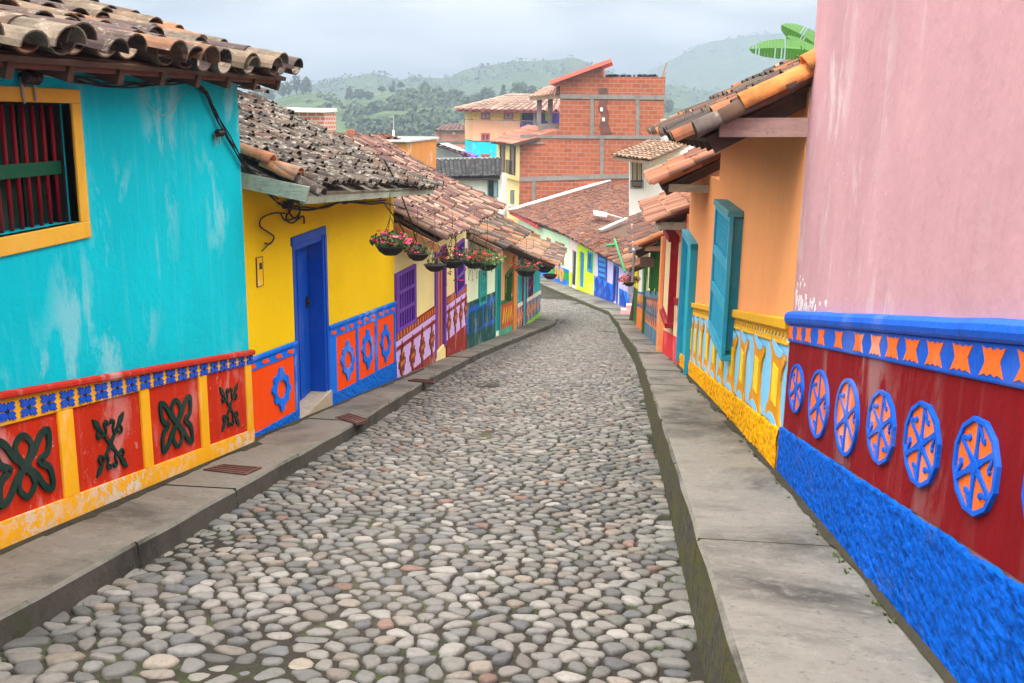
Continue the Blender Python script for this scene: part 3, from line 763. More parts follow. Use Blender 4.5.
m=MB(); W.sbox(m,w0,w1,z0,z1,-.2,-.18); m.build('window_pane',flat('pale_pane',(.5,.45,.5),.3),fo)
lt=mk((516,305),(539,291)); lw=mk((516,308.5),(539,294.5)); lb=mk((516,331),(540,311))
m=MB(); W.sbox(m,0,9.38,zlo,lb,0,.05); m.build('dado_base',LIME,root)
m=MB(); W.sbox(m,0,d0-.05,lb,lw,0,.04);W.sbox(m,d1+.08,9.38,lb,lw,0,.04); m.build('dado_panel',plaster('mid_blue_plaster',srgb(40,130,205),.1),root)
m=MB(); W.sbox(m,0,d0-.05,lw,lt,0,.07);W.sbox(m,d1+.08,9.38,lw,lt,0,.07); m.build('dado_ledge',plaster('white_ledge',srgb(235,235,225),.05),root)
DO=plaster('orange_diamond',srgb(240,150,70),.05)
for i,px in enumerate((518,520.7,527.5,530.8,534,537.3)):
    u=W.wp(px,305)[0]; z=(lw(u)+lb(u))/2; m=MB(); hw=.42*(1 if i<2 else 1.3); h=.42
    q=[(u,z+h),(u+hw*.5,z+h*.4),(u+hw,z),(u+hw*.5,z-h*.4),(u,z-h),(u-hw*.5,z-h*.4),(u-hw,z),(u-hw*.5,z+h*.4)]; qi=[(u+(a-u)*.45,z+(b-z)*.45) for a,b in q]
    W.ring(m,q,qi,.03,.08); m.build('relief_diamond',DO,root)
E0=V((-2.60,28.05,-2.28)); E1=V((-2.5,41.9,-4.72))
up=V((-3.0,0,1.45))
roof(root,V((-2.15,32.45,-3.12)),V((-2.38,41.7,-3.78)),V((-4.9,32.45,-2.2)),V((-4.9,41.7,-2.85)),PAL_BEIGE+PAL_PINK[:2]+PAL_GREY[:2],TM_DARK,sp=.24,row=.4,r=.11,rafters=9,jit=1.8)
PR=bpy.data.objects['peach_house']
roof(PR,V((-2.45,28.05,-2.27)),V((-2.45,32.3,-2.42)),V((-4.6,28.05,-1.35)),V((-4.6,32.3,-1.45)),PAL_BEIGE[:3]+PAL_PINK[:1]+PAL_ORANGE[:1],TM_DARK,sp=.22,row=.38,r=.10,rafters=5,jit=1.8)

# ================================================================== RIGHT HOUSES
PINKW=plaster('dusty_pink_plaster',srgb(184,142,150),.16,.3,.22,chip=.12,chipc=(.75,.66,.64),light=.6,dirt=.2,grain=22)
MARO=plaster('maroon_plaster',srgb(120,14,22),.2,.4,.3,chip=.0,light=.3,grain=30,dirt=.1)
BLUEB=roughcast('blue_roughcast_right',srgb(0,92,205),28,.6,.03)
BLUEL=paint('blue_ledge_paint',srgb(0,92,212),.4,.4,.35)
ORR=plaster('orange_relief_ground',srgb(240,112,45),.1,.15,.3,chip=.1,chipc=(.8,.6,.4))
W=Wall((1.15,-2.6),(1.15,6.66),-1); WP=W
root=thing('pink_house','tall dusty pink house in the near right foreground with maroon dado and blue wheel reliefs','house',(1.15,3,g(3)))
zlo=bl(W,-.2); 
def mkw(W,p,q): return dadoline(W,p,q)
shell(root,W,0,9.26,zlo,lambda u:3.9,[],PINKW,depth=5)
ltt=mkw(W,(797,311),(1024,320)); ltl=mkw(W,(797,323.5),(1024,343)); lfb=mkw(W,(791,341.5),(1024,389)); lb=mkw(W,(785,427),(1024,581))
def rough_face(W,m,u0,u1,zlo,zhi,d,du,nz,amp,edge,fr=9.):
    n=int((u1-u0)/du); vs=[]
    for i in range(n+1):
        u=lerp(u0,u1,i/n); a=zlo(u); b=zhi(u)+edge*mnoise.noise(V((u*4,1,0)))+edge*.5*mnoise.noise(V((u*15,2,0)))
        for j in range(nz+1):
            z=lerp(a,b,j/nz); q=V((u*fr*.6,z*fr,d)); h=mnoise.noise(q*1.0)*.5+mnoise.noise(q*2.6)*.45+mnoise.noise(q*5.5)*.3
            k=.15+.85*min(1,max(0,mnoise.noise(V((u*1.3,z*2,4)))*2+.8))
            p=W.A+W.u*u+W.n*(d+amp*h*k-(.012 if j==nz else 0)); vs.append((p.x,p.y,z))
    fs=[(i*(nz+1)+j,(i+1)*(nz+1)+j,(i+1)*(nz+1)+j+1,i*(nz+1)+j+1) for i in range(n) for j in range(nz)]
    m.idx(vs,fs)
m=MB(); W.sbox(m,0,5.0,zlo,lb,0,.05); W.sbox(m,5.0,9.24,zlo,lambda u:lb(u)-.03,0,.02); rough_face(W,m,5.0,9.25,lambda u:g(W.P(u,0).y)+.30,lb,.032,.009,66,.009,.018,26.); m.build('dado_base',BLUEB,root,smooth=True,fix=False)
m=MB(); W.sbox(m,0,9.24,lb,lambda u:lfb(u)+.01,0,.02); m.build('dado_panel',MARO,root)
m=MB(); W.sbox(m,0,9.24,lfb,ltl,0,.045); m.build('dado_frieze',BLUEL,root,bevel=.01)
m=MB(); 
N=26
for k in range(N):
    a=lerp(0,9.28,k/N); b=lerp(0,9.28,(k+1)/N)
    def prof(u):
        zt=ltt(u)+.008*mnoise.noise(V((u*2,0,0))); zl=ltl(u)-.004; h=zt-zl
        return [W.P(u,zl,.0),W.P(u,zl,.07),W.P(u,zl+h*.15,.092),W.P(u,zl+h*.45,.105+.008*mnoise.noise(V((u*3,5,0)))),W.P(u,zl+h*.75,.095),W.P(u,zl+h*.93,.07),W.P(u,zt,.03),W.P(u,zt,0)]
    A,B=prof(a),prof(b)
    for i in range(7): m.idx([A[i],B[i],B[i+1],A[i+1]],[(0,1,2,3)])
    if k==N-1: m.face(B)
o=m.build('dado_ledge',BLUEL,root,smooth=True)
m=MB(); st=[(45,97,8),(72,102,9),(100,107,10),(142,110,13),(197,122,15),(260,133,16),(314,140,19),(367,150,21),(428,156,25),(500,172,29),(586,182,34),(685,197,40)]
# plaster flaking above the ledge near the corner
PEEL=plaster('bare_pale_plaster',(.62,.56,.54),.15); rp_=random.Random(9); mp_=MB()
for k in range(46):
    t=rp_.random(); u=9.2-abs(rp_.gauss(0,.35)); z=ltt(u)+.01+abs(rp_.gauss(0,.07))*(1.5 if u>8.9 else .5)
    r_=rp_.uniform(.006,.028); pts=[(u+r_*rp_.uniform(.5,1.2)*math.cos(a),z+r_*rp_.uniform(.6,1.6)*math.sin(a)) for a in [i*math.pi/5 for i in range(10)]]
    if max(p[0] for p in pts)<9.25: W.poly(mp_,pts,.0,.003+k*.00006)
mp_.build('peeled_plaster',PEEL,root)
us=[]
for (zx,zy,w) in st:
    px,py=780+zx/3.107,300+zy/3.107; u,z=W.wp(px,py); ul=W.wp(px-w/3.107,py)[0]; us.append((u,abs(ul-u)*1.3))
us.sort()
step=us[1][0]-us[0][0]
k=1
while us[0][0]-step*k>.1: us.append((us[0][0]-step*k,us[0][1])); k+=1
for u,hw in us:
    z=(lfb(u)+ltl(u))/2; sl=(lfb(u+.1)-lfb(u))/.1; h=(ltl(u)-lfb(u))*.36; hw=max(.045,min(.095,abs(hw)))
    P=[(-1,1),(-.55,.82),(-.3,.95),(0,.75),(.3,.95),(.55,.82),(1,1),(.72,.3),(.62,0),(.72,-.3),(1,-1),(.55,-.8),(.3,-.95),(0,-.75),(-.3,-.95),(-.55,-.8),(-1,-1),(-.72,-.3),(-.62,0),(-.72,.3)]
    m=MB(); W.poly(m,[(u+x*hw,z+y*h+sl*x*hw) for x,y in P],.03,.050); m.build('frieze_star',ORR,root)
def wheel(px,py,ht,hwpx,kind):
    u,z=W.wp(px,py); hh=abs(W.wp(px,py-ht)[1]-W.wp(px,py+ht)[1])/2; hw=abs(W.wp(px-hwpx,py)[0]-W.wp(px+hwpx,py)[0])/2; sl=-.12
    T=lambda x,y:(u+x*hw,z+y*hh+sl*x*hw)
    N=40 if kind else 8*2
    m=MB()
    if kind: oc=[(math.cos(2*math.pi*k/N),math.sin(2*math.pi*k/N)) for k in range(N)]
    else:
        N=12; oc=[(math.cos(2*math.pi*(k+.5)/N)*(1.03),math.sin(2*math.pi*(k+.5)/N)*1.03) for k in range(N)]
    W.ring(m,[T(x,y) for x,y in oc],[T(x*.88,y*.90) for x,y in oc],.015,.050)
    d=.042
    nsp=6
    for k in range(nsp):
        a=2*math.pi*(k+.5)/nsp+.0
        c,s_=math.cos(a),math.sin(a)
        L=[(0,0),(c*.45,s_*.45),(c*.88,s_*.9)]
        W.stroke(m,[T(*p) for p in L],[.034,.018,.02],.015,d); d+=.0006
        # curled petal ends between spokes
        b=a+math.pi/nsp
        hk=bez([(c*.86,s_*.86),(math.cos(a+.22)*.72,math.sin(a+.22)*.72),(math.cos(a+.36)*.62,math.sin(a+.36)*.62),(math.cos(a+.5)*.68,math.sin(a+.5)*.68)],3)
        if k%2==0 or not kind: W.stroke(m,[T(*p) for p in hk],[.014]*(len(hk)-3)+[.017,.022,.014],.015,d); d+=.0006
    W.poly(m,[T(.16*math.cos(q),.16*math.sin(q)) for q in [j*math.pi/5 for j in range(10)]],.015,d)
    o=m.build('wheel_relief',BLUEL,root,bevel=.004)
    m=MB(); W.poly(m,[T(x*.9,y*.92) for x,y in oc],.01,.031); m.build('wheel_ground',ORR,o)
for a in ((799,388.5,27,7,1),(821.5,404,38,9.8,1),(850,417.5,43,11.8,1),(884.8,427.5,40,14,0),(926,444.5,46,18,0),(981,466.5,53,23,0)): wheel(*a)
uu,zz=WP.wp(981,466.5); 
px_=None
# two more wheels towards and beyond the frame edge
def wheel_at(u,z,hw,hh):
    q=W.P(u,z,0); d=q-CO; fz=d.dot(CF); return (WW/2+FPX*d.dot(CR)/fz, HH/2-FPX*d.dot(CU)/fz)
u6,z6=W.wp(981,466.5); u5,z5=W.wp(926,444.5); p=wheel_at(u6-(u5-u6),z6+(z6-z5),0,0)
wheel(p[0],p[1],62,32,0)

# ---- orange house with balustrade dado
ORW1=plaster('apricot_plaster',srgb(255,174,112),.05,.2,.25,dirt=.08,light=.25,grain=30)
YELR=roughcast('yellow_roughcast',srgb(250,178,0),30,.6,.03)
SKYB=plaster('sky_blue_panel',srgb(125,195,235),.07,.15,.2); YLED=paint('yellow_ledge_paint',srgb(232,175,25),.4,.2,.15)
BALO=plaster('ochre_baluster',srgb(205,140,25),.1,.15,.2); YINS=plaster('lemon_inset',srgb(222,200,50),.1,.1,.3)
W=Wall((1.15,6.68),(1.06,16.2),-1); WO=W
root=thing('apricot_house','apricot house with turquoise lattice shutter, blue baluster dado and yellow roughcast base','house',(1.15,11,g(11)))
zlo=bl(W,-.2); ztop=lambda u:1.86
u13=W.wp(718,200)[0]
m=MB()
# street door opening near the far end and window behind the lattice shutter
dA=W.wp(694.5,300)[0]; dB=min(W.wp(684.5,300)[0],9.4); dzt=W.wp(690,238)[1]; dzb=g(W.P(dA,0).y)+.3
sA=W.wp(738,300)[0]; sB=W.wp(711,280,.19)[0]; 
wzt=W.wp(728,214,.19)[1]; wzb=W.wp(724,358,.19)[1]
sA,sB=min(sA,sB),max(sA,sB)
shell(root,W,0,u13,zlo,ztop,[(sA+.15,sB-.15,wzb+.1,wzt-.1)],ORW1,depth=5)
shell(root,W,u13+.005,9.52,zlo,lambda u:.95,[(min(dA,dB),max(dA,dB),dzb,dzt)],ORW1,depth=5,name='lower_wall')
ltt=mkw(W,(790,318),(690,302)); ltl=mkw(W,(790,330),(690,306.5)); lf=mkw(W,(788,346),(690,314)); lb=mkw(W,(784,430),(686,356))
segs=[(0.0,sA-.0),(sB+.0,min(dA,dB)-.06)]
segs=[(0,min(dA,dB)-.06)]
for ua,ub in segs:
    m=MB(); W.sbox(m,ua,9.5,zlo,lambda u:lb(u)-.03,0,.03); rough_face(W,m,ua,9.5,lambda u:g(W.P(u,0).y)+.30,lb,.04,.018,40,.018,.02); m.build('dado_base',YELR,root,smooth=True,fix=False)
    m=MB(); W.sbox(m,ua,ub,lb,lambda u:lf(u)+.01,0,.02); m.build('dado_panel',SKYB,root)
    m=MB(); W.sbox(m,ua,ub,lf,lambda u:lerp(lf(u),ltl(u),.22),0,.05); W.sbox(m,ua,ub,lambda u:lerp(lf(u),ltl(u),.8),ltl,0,.05)
    W.sbox(m,ua,ub,ltl,ltt,0,.10); m.build('dado_ledge',YLED,root,bevel=.015)
    m=MB(); W.sbox(m,ua,ub,lambda u:lerp(lf(u),ltl(u),.22),lambda u:lerp(lf(u),ltl(u),.8),0,.02); m.build('frieze_ground',plaster('pale_blue_frieze',srgb(190,225,240),.05),root)
    n=int((ub-ua)/.145); d=.0
    for k in range(n):
        m=MB()
        u=ua+(k+.5)*(ub-ua)/n; a=lerp(lf(u),ltl(u),.22); b=lerp(lf(u),ltl(u),.8); h=b-a; w=.05
        W.poly(m,[(u-w,a),(u+w,a),(u+w*.25,a+h*.5),(u+w,b),(u-w,b),(u-w*.25,a+h*.5)],.02,.045); m.build('frieze_spindle',YLED,root)
# balusters from the photograph
bx=[771.5,751.5,737.5,726]
us=[W.wp(px,380)[0] for px in (779.5,757,739,723.5,712,703,697.5)]
z4=[(670+z/3.794) for z in (415,340,282,240,200,170,142,117,97,80)]
for i,px in enumerate(z4):
    u=W.wp(px,370)[0]; hw=.36*(abs(W.wp(z4[i],370)[0]-W.wp(z4[i+1],370)[0]) if i<len(z4)-1 else abs(W.wp(z4[i],370)[0]-W.wp(z4[i-1],370)[0]))
    top=lf(u)-.01; bot=lb(u)-.01; h=top-bot
    prof=[(1,1),(1,.9),(.72,.80),(.6,.62),(.6,.4),(.72,.2),(1,.1),(1,0)]
    pts=[(u+hw*x,bot+h*y) for x,y in prof]
    # concave scallop top and bottom
    topc=[(u+hw*.72*math.cos(a),top-hw*.9*math.sin(a)*1.0) for a in [math.pi*k/8 for k in range(9)]]
    botc=[(u-hw*.72*math.cos(a),bot+hw*.9*math.sin(a)*1.0) for a in [math.pi*k/8 for k in range(9)]]
    right=[(u+hw*x,bot+h*y) for x,y in prof]; left=[(u-hw*x,bot+h*y) for x,y in prof[::-1]]
    m=MB()
    # build as vertical strips so that the shape stays simple
    N=16; rows=[]
    for k in range(N+1):
        t=k/N; y=1-t
        for (x0,y0),(x1,y1) in zip(prof,prof[1:]):
            if y1<=y<=y0: ww=lerp(x0,x1,(y0-y)/(y0-y1)); break
        rows.append((u-hw*ww,u+hw*ww,bot+h*y))
    L=[(a,z) for a,b,z in rows]; Rr=[(b,z) for a,b,z in rows]
    vs=[W.P(x,z,d) for d in (.015,.05) for row in (L,Rr) for x,z in row]; n=N+1; fs=[]
    for k in range(N):
        j=k+1; fs += [(2*n+k,2*n+j,3*n+j,3*n+k),(k,j,2*n+j,2*n+k),(n+k,3*n+k,3*n+j,n+j)]
    m.idx(vs,fs); b=m.build('baluster_relief',BALO,root)
    m=MB()
    half=lambda s,c:[(u+hw*.72*math.cos(a)*1.0,c+s*h*.13*math.sin(a)) for a in [math.pi*k/9 for k in range(10)]]
    W.poly(m,half(-1,top),.045,.056); m.build('scallop_disc',SKYB,b); m=MB(); W.poly(m,half(1,bot),.045,.056); m.build('scallop_disc',SKYB,b)
    m=MB(); W.sbox(m,u-hw*.32,u+hw*.32,bot+h*.28,bot+h*.74,.045,.062); m.build('inset_panel',YINS,b)
# lattice shutter opened into the street: a box of lattice panels standing out from the wall
TQ=paint('turquoise_shutter_paint',srgb(45,160,195),.45,.15,.2)
m=MB(); sd=.19
fz0=W.wp(726,362,.19)[1]; fz1=W.wp(727,216,.19)[1]
sAy,sBy=sA,sB
m2=MB()
# outer front panel (faces across the street), near side panel (faces the camera)
fr=[(sA,fz0),(sB,fz0-.0),(sB,fz1),(sA,fz1)]
m=MB(); W.stroke(m,fr,.09,sd-.04,sd,closed=True)
for t in (.33,.64): z=lerp(fz0,fz1,t); W.sbox(m,sA+.04,sB-.04,z-.05,z+.05,sd-.04,sd-.002)
sh=m.build('shutter_frame',TQ,root,bevel=.004)
m=MB(); d=sd-.03
cnt=0
for zz0,zz1 in ((0,.31),(.355,.615),(.665,1)):
    a0,a1=sA+.045,sB-.045; b0,b1=lerp(fz0,fz1,zz0)+.04,lerp(fz0,fz1,zz1)-.03
    for s in (1,-1):
        k=-30
        while k<60:
            x0=a0+k*.09*1.0; p0=(x0,b0) ; p1=(x0+s*(b1-b0),b1)
            # clip to rectangle
            pts=[]
            if s>0: t0=max(0,(a0-x0)/(b1-b0)); t1=min(1,(a1-x0)/(b1-b0))
            else: t0=max(0,(x0-a1)/(b1-b0)); t1=min(1,(x0-a0)/(b1-b0))
            if t1-t0>.02:
                q0=(lerp(p0[0],p1[0],t0),lerp(b0,b1,t0)); q1=(lerp(p0[0],p1[0],t1),lerp(b0,b1,t1))
                W.stroke(m,[q0,q1],.022,d-.006+(.003 if s>0 else 0),d+.006+(.003 if s>0 else 0)+cnt*.00001); cnt+=1
            k+=1
m.build('shutter_lattice',TQ,sh)
m=MB(); W.sbox(m,sA-.03,sB+.03,fz1+.01,fz1+.07,0,sd+.02); m.build('shutter_head',paint('grey_turquoise_head',srgb(80,145,158),.5),root,bevel=.01)
m=MB(); W.sbox(m,sA-.02,sB+.02,fz0-.10,fz0-.04,0,sd+.0); m.build('shutter_sill',TQ,root,bevel=.01)
m=MB()
for k in range(6):
    d0=.0+k*(sd-.045)/6; W.sbox(m,sA,sA+.03-.012*(k%2),fz0,fz1,d0,d0+(sd-.045)/6-.002)
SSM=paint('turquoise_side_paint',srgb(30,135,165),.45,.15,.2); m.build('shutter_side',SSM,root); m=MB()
for k in range(6):
    d0=.0+k*(sd-.045)/6; W.sbox(m,sB-.03+.012*(k%2),sB,fz0,fz1,d0,d0+(sd-.045)/6-.002)
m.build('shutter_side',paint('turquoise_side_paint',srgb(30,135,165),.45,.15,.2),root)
# turquoise door leaf and its frame
dd0,dd1=min(dA,dB),max(dA,dB)
m=MB(); W.sbox(m,dd0-.09,dd0,dzb-.15,dzt+.09,0,.16); W.sbox(m,dd1,min(dd1+.08,9.5),dzb-.15,dzt+.09,0,.16); W.sbox(m,dd0-.09,dd1+.05,dzt,dzt+.1,0,.165); m.build('door_frame',TQ,root,bevel=.005)
m=MB()
for k in range(3): a=lerp(dd0+.01,dd1-.01,k/3); b=lerp(dd0+.01,dd1-.01,(k+1)/3)-.01; W.sbox(m,a,b,dzb,dzt,-.02,.02)
m.build('door',paint('turquoise_door_paint',srgb(25,175,195),.45),root)
# roofs of the orange house
TM_RED=tilemat('orange_dark_tiles',.42,.3,3.0,darkc=(.06,.04,.035)); TM_SAL=tilemat('salmon_tiles',.25,.2,2.5,darkc=(.16,.07,.05),palec=(.45,.30,.22))
E0=V((.50,6.72,1.56)); E1=V((.46,13.0,1.50)); up=V((3.0,0,1.62))
roof(root,E1,E0,E1+up,E0+up,PAL_ORANGE+PAL_GREY[:5],TM_RED,deckmat=WOODD,sp=.24,row=.42,r=.115,seg=8,jit=1.5,sag=.03,rafters=12)
m=MB()
for (a,b,c,r) in (((.46,1.55),(.83,1.73),(.16,.13,.12),.10),((.74,1.72),(1.28,1.99),(.68,.25,.07),.105),((.62,1.62),(.95,1.82),(.12,.07,.05),.1),((1.12,1.96),(1.75,2.31),(.66,.25,.08),.105),((1.0,1.82),(1.16,1.93),(.10,.06,.05),.1)):
    loosetile(m,V((a[0],6.66,a[1])),V((b[0],6.68,b[1])),r,c)
m.build('verge_tiles',TM_RED,root,col=True,smooth=True)
m=MB(); m.beam(V((.60,6.72,1.60)),V((1.16,6.72,1.61)),.14,.12); m.build('tie_beam',wood('pinkish_timber',(.42,.27,.24)),root); m=MB(); m.beam(V((.64,9.8,1.56)),V((1.14,9.8,1.56)),.12,.12); m.build('tie_beam',wood('pinkish_timber',(.42,.27,.24)),root)
m=MB(); m.beam(V((.66,6.80,1.60)),V((2.2,6.80,2.42)),.05,.12); m.beam(V((.60,6.76,1.66)),V((.62,12.9,1.6)),.05,.08); m.build('gable_rafter',WOODD,root)
E0=V((.47,13.1,.80)); E1=V((.46,16.25,.80)); up=V((1.6,0,.85))
roof(root,E1,E0,E1+up,E0+up,PAL_SALMON+PAL_RED[:3],TM_SAL,sp=.22,row=.38,r=.10,jit=1.2,name='lower_roof',rafters=5)
m=MB(); m.beam(V((.58,13.12,.78)),V((1.13,13.12,.78)),.08,.10); m.build('eave_beam',wood('flaking_beam',(.45,.42,.34)),root)

# ---- salmon house
SALM=plaster('salmon_plaster',srgb(240,140,105),.08,.2,.2); CRIM=plaster('crimson_base',srgb(205,50,58),.1,.2,.3); DRED=paint('dark_red_paint',srgb(150,22,35),.5,.15,.2); CRM=paint('cream_paint',srgb(238,222,180),.5,.1,.1)
W=Wall((1.05,16.22),(.88,21.2),-1)
root=thing('salmon_house','salmon house with dark red window case and cream balusters on a crimson dado','house',(1,18.5,g(18.5)))
zlo=bl(W,-.2)
shell(root,W,0,4.97,zlo,lambda u:lerp(.15,.05,u/5),[(1.5,2.5,g(18.2)+1.25,-.35)],SALM,depth=5)
lb=bl(W,.39+.42); lt=bl(W,.39+.98); l2=bl(W,.39+1.1)
m=MB(); W.sbox(m,0,4.97,zlo,lb,0,.07); m.build('dado_base',CRIM,root)
m=MB(); W.sbox(m,0,4.97,lb,lt,0,.02); m.build('dado_panel',plaster('dull_red_panel',srgb(180,60,60),.1),root)
m=MB(); W.sbox(m,0,4.97,lt,l2,0,.10); m.build('dado_ledge',DRED,root,bevel=.01)
for k in range(14):
    u=.2+k*.35; m=MB(); zz0=lb(u);zz1=lt(u)
    W.poly(m,[(u-.09,zz0),(u+.09,zz0),(u+.04,lerp(zz0,zz1,.5)),(u+.09,zz1),(u-.09,zz1),(u-.04,lerp(zz0,zz1,.5))],.02,.06); m.build('baluster_relief',CRM,root)
m=MB(); zt=-.45; zb=g(18.3)+1.15; dd=.2
W.sbox(m,1.35,1.43,zb,zt,0,dd); W.sbox(m,2.57,2.65,zb,zt,0,dd); W.sbox(m,1.30,2.70,zt,zt+.10,0,dd+.05); W.sbox(m,1.30,2.70,zb-.09,zb,0,dd+.04); W.sbox(m,1.43,2.57,zb,zb+.1,dd-.05,dd)
wf=m.build('window_case',DRED,root,bevel=.005)
m=MB()
for k in range(9): m.tube([W.P(1.5+k*.125,zb,dd-.02),W.P(1.5+k*.125,zt,dd-.02)],.02,6)
m.build('window_spindles',CRM,wf)
m=MB(); W.sbox(m,.05,.15,lambda u:l2(u),-.4,0,.10); m.build('door_post',CRM,root); m=MB(); W.sbox(m,.75,.85,lambda u:l2(u),-.4,0,.10); m.build('door_post',CRM,root)
m=MB(); W.sbox(m,3.4,3.55,bl(W,.3),-.6,0,.2); W.sbox(m,4.2,4.35,bl(W,.3),-.7,0,.16); m.build('door_post',plaster('flaked_orange_post',srgb(222,150,90),.1,chip=.5),root)
E0=V((.55,16.5,-.03)); E1=V((.50,21.3,-.08)); up=V((1.5,0,.70))
roof(root,E1,E0,E1+up,E0+up,PAL_SALMON,TM_SAL,sp=.24,row=.4,r=.11,rafters=6)
m=MB(); m.beam(V((.57,16.5,-.06)),V((1.06,16.5,-.06)),.08,.12); m.build('eave_beam',wood('pale_beam',(.45,.42,.34)),root)

# ---- pale yellow house with orange patterned dado
PYEL=plaster('pale_yellow_plaster',srgb(242,232,160),.06,.12,.15); OPAN=plaster('orange_pattern_panel',srgb(225,120,60),.1); SLATE=plaster('slate_blue_base',srgb(85,115,140),.1,.2,.2)
W=Wall((.88,21.22),(.78,28.2),-1)
root=thing('pale_yellow_house','pale yellow house with slate blue ledge and patterned orange dado on the right','house',(.85,24.5,g(24.5)))
zlo=bl(W,-.2)
shell(root,W,0,6.97,zlo,-1.1,[],PYEL,depth=5)
m=MB(); W.sbox(m,0,6.97,zlo,bl(W,.39+.3),0,.05); W.sbox(m,0,6.97,bl(W,.39+1.0),bl(W,.39+1.18),0,.12); m.build('dado_bands',SLATE,root)
m=MB(); W.sbox(m,0,6.97,bl(W,.69),bl(W,1.39),0,.03); m.build('dado_panel',OPAN,root)
for k in range(8):
    u=.5+k*.85; z=g(W.P(u,0).y)+1.04; m=MB(); q=[(u,z+.28),(u+.3,z),(u,z-.28),(u-.3,z)]; W.stroke(m,q,.06,.02,.055,closed=True); W.poly(m,[(u+.08,z),(u,z+.09),(u-.08,z),(u,z-.09)],.02,.06); m.build('relief_motif',SLATE,root)
for u in (.6,3.0): 
    m=MB(); z=g(W.P(u,0).y)+1.5; W.sbox(m,u,u+.05,z,z+1.2,.0,.16); W.sbox(m,u+.8,u+.85,z,z+1.2,.0,.16); W.sbox(m,u,u+.85,z+1.2,z+1.25,0,.17); m.build('window_leaf',GRNW,root)
TM_BRN=tilemat('brown_tiles',.5,.25,2.0)
up=V((1.4,0,.72)); roof(root,V((.42,22.0,-1.02)),V((.42,21.25,-1.0)),V((1.9,22.0,-.25)),V((1.9,21.25,-.23)),PAL_ORANGE[:2],TM_SAL,sp=.24,row=.4,r=.11,name='porch_roof')
roof(root,V((.31,30.0,-1.26)),V((.30,22.1,-1.26)),V((2.8,30,-.05)),V((2.8,22.1,-.05)),PAL_RED[2:5]+PAL_BEIGE[3:5],TM_BRN,sp=.22,row=.36,r=.10,rafters=7,jit=1.8)
m=MB(); m.tube([V((.27,22.05,-1.22)),V((.27,30,-1.22))],.035,6); m.tube([V((.29,22.02,-1.2)),V((.27,22.02,-1.9))],.03,6); m.build('eave_gutter',flat('grey_metal_sheet',(.30,.32,.35),.4,.5,.6),root)
m=MB(); m.beam(V((.50,21.3,-1.05)),V((.88,21.3,-1.05)),.08,.10); m.build('eave_beam',WOODL,root)

# ---- white house with orange blue base + last one
WHT=plaster('white_plaster',srgb(232,234,230),.05,.15,.15); OBASE=plaster('orange_base',srgb(232,115,40),.1)
W=Wall((.78,28.22),(.66,34.8),-1)
root=thing('white_house','white house with green corner post and orange and blue dado on the right','house',(.72,31,g(31)))
zlo=bl(W,-.3)
shell(root,W,0,6.57,zlo,-2.45,[],WHT,depth=5)
m=MB(); W.sbox(m,0,6.57,zlo,bl(W,1.0),0,.05); m.build('dado_base',OBASE,root)
m=MB(); W.sbox(m,0,6.57,bl(W,1.0),bl(W,1.5),0,.06); m.build('dado_panel',BLUE2,root)
for k in range(8):
    u=.4+k*.8; z=g(W.P(u,0).y)+1.25; m=MB(); W.poly(m,[(u+.22*math.cos(a),z+.2*math.sin(a)) for a in [j*math.pi/4 for j in range(8)]],.03,.09); m.build('relief_flower',DO,root)
m=MB(); W.sbox(m,.0,.22,zlo,-2.3,.06,.16); m.build('corner_post',GRNW,root)
m=MB(); W.sbox(m,2.5,3.3,g(31)+.3,g(31)+2.3,0,.04); m.build('door',paint('pale_green_door',srgb(150,190,150),.5),root)
roof(root,V((.22,34.9,-2.62)),V((.26,28.3,-2.56)),V((2.2,34.9,-1.8)),V((2.2,28.3,-1.7)),PAL_ORANGE,TM_RED,sp=.26,row=.4,r=.11,rafters=4)
m=MB(); m.beam(V((.46,24,-1.72)),V((.88,24,-1.72)),.25,.22); m.build('eave_box',paint('brown_grey_box',srgb(120,95,85),.6),root)
YGR=plaster('yellow_green_plaster',srgb(235,215,50),.06)
W=Wall((.66,34.82),(.60,41.5),-1)
root=thing('yellow_green_house','bright yellow house with green stripes at the far end of the right row','house',(.6,38,g(38)))
zlo=bl(W,-.5)
shell(root,W,0,6.67,zlo,-3.35,[],YGR,depth=5)
for k in range(5):
    m=MB(); u=.4+k*1.3; W.poly(m,[(u,g(35+u)+.3),(u+.4,g(35+u)+.3),(u+.7,g(35+u)+1.5),(u+.3,g(35+u)+1.5)],0,.05); m.build('green_stripe',GRNW,root)
E0=V((.24,35.0,-3.40)); E1=V((.2,41.6,-3.5)); up=V((2.6,0,1.4))
roof(root,E1,E0,E1+up,E0+up,PAL_ORANGE,TM_RED,sp=.26,row=.4,r=.11,rafters=4)

# ================================================================== FAR ROW after the bend
A=(at_y(541,300,62).x,62.0); B=(at_y(629,300,46).x,46.0)
dirv=(V((A[0],A[1],0))-V((B[0],B[1],0))).normalized()
A2=V((A[0],A[1],0))+dirv*4.2
WF=Wall((A2.x,A2.y),(B[0],B[1]),1); W=WF
def U(px,py=260): return W.wp(px,py)[0]
FM=plaster('far_mint_plaster',srgb(205,235,205),.06,.12,.12); FPK=plaster('far_pale_pink_plaster',srgb(240,220,220),.05,.12,.1)
FLM=plaster('far_lime_plaster',srgb(190,225,35),.06,.1,.1); FLV=plaster('far_lavender_plaster',srgb(205,195,240),.05,.1,.1); FBL=plaster('far_blue_plaster',srgb(20,110,215),.08,.1,.1)
FB2=paint('far_cobalt_paint',srgb(10,70,180),.5); FB3=paint('far_lightblue_relief',srgb(45,150,225),.5)
eave=lambda u: interp([(U(515),W.wp(515,213)[1]),(U(542),W.wp(542,224)[1]),(U(572),W.wp(572,235)[1]),(U(594.5),W.wp(594.5,242)[1]),(U(628),W.wp(628,262)[1])],u)
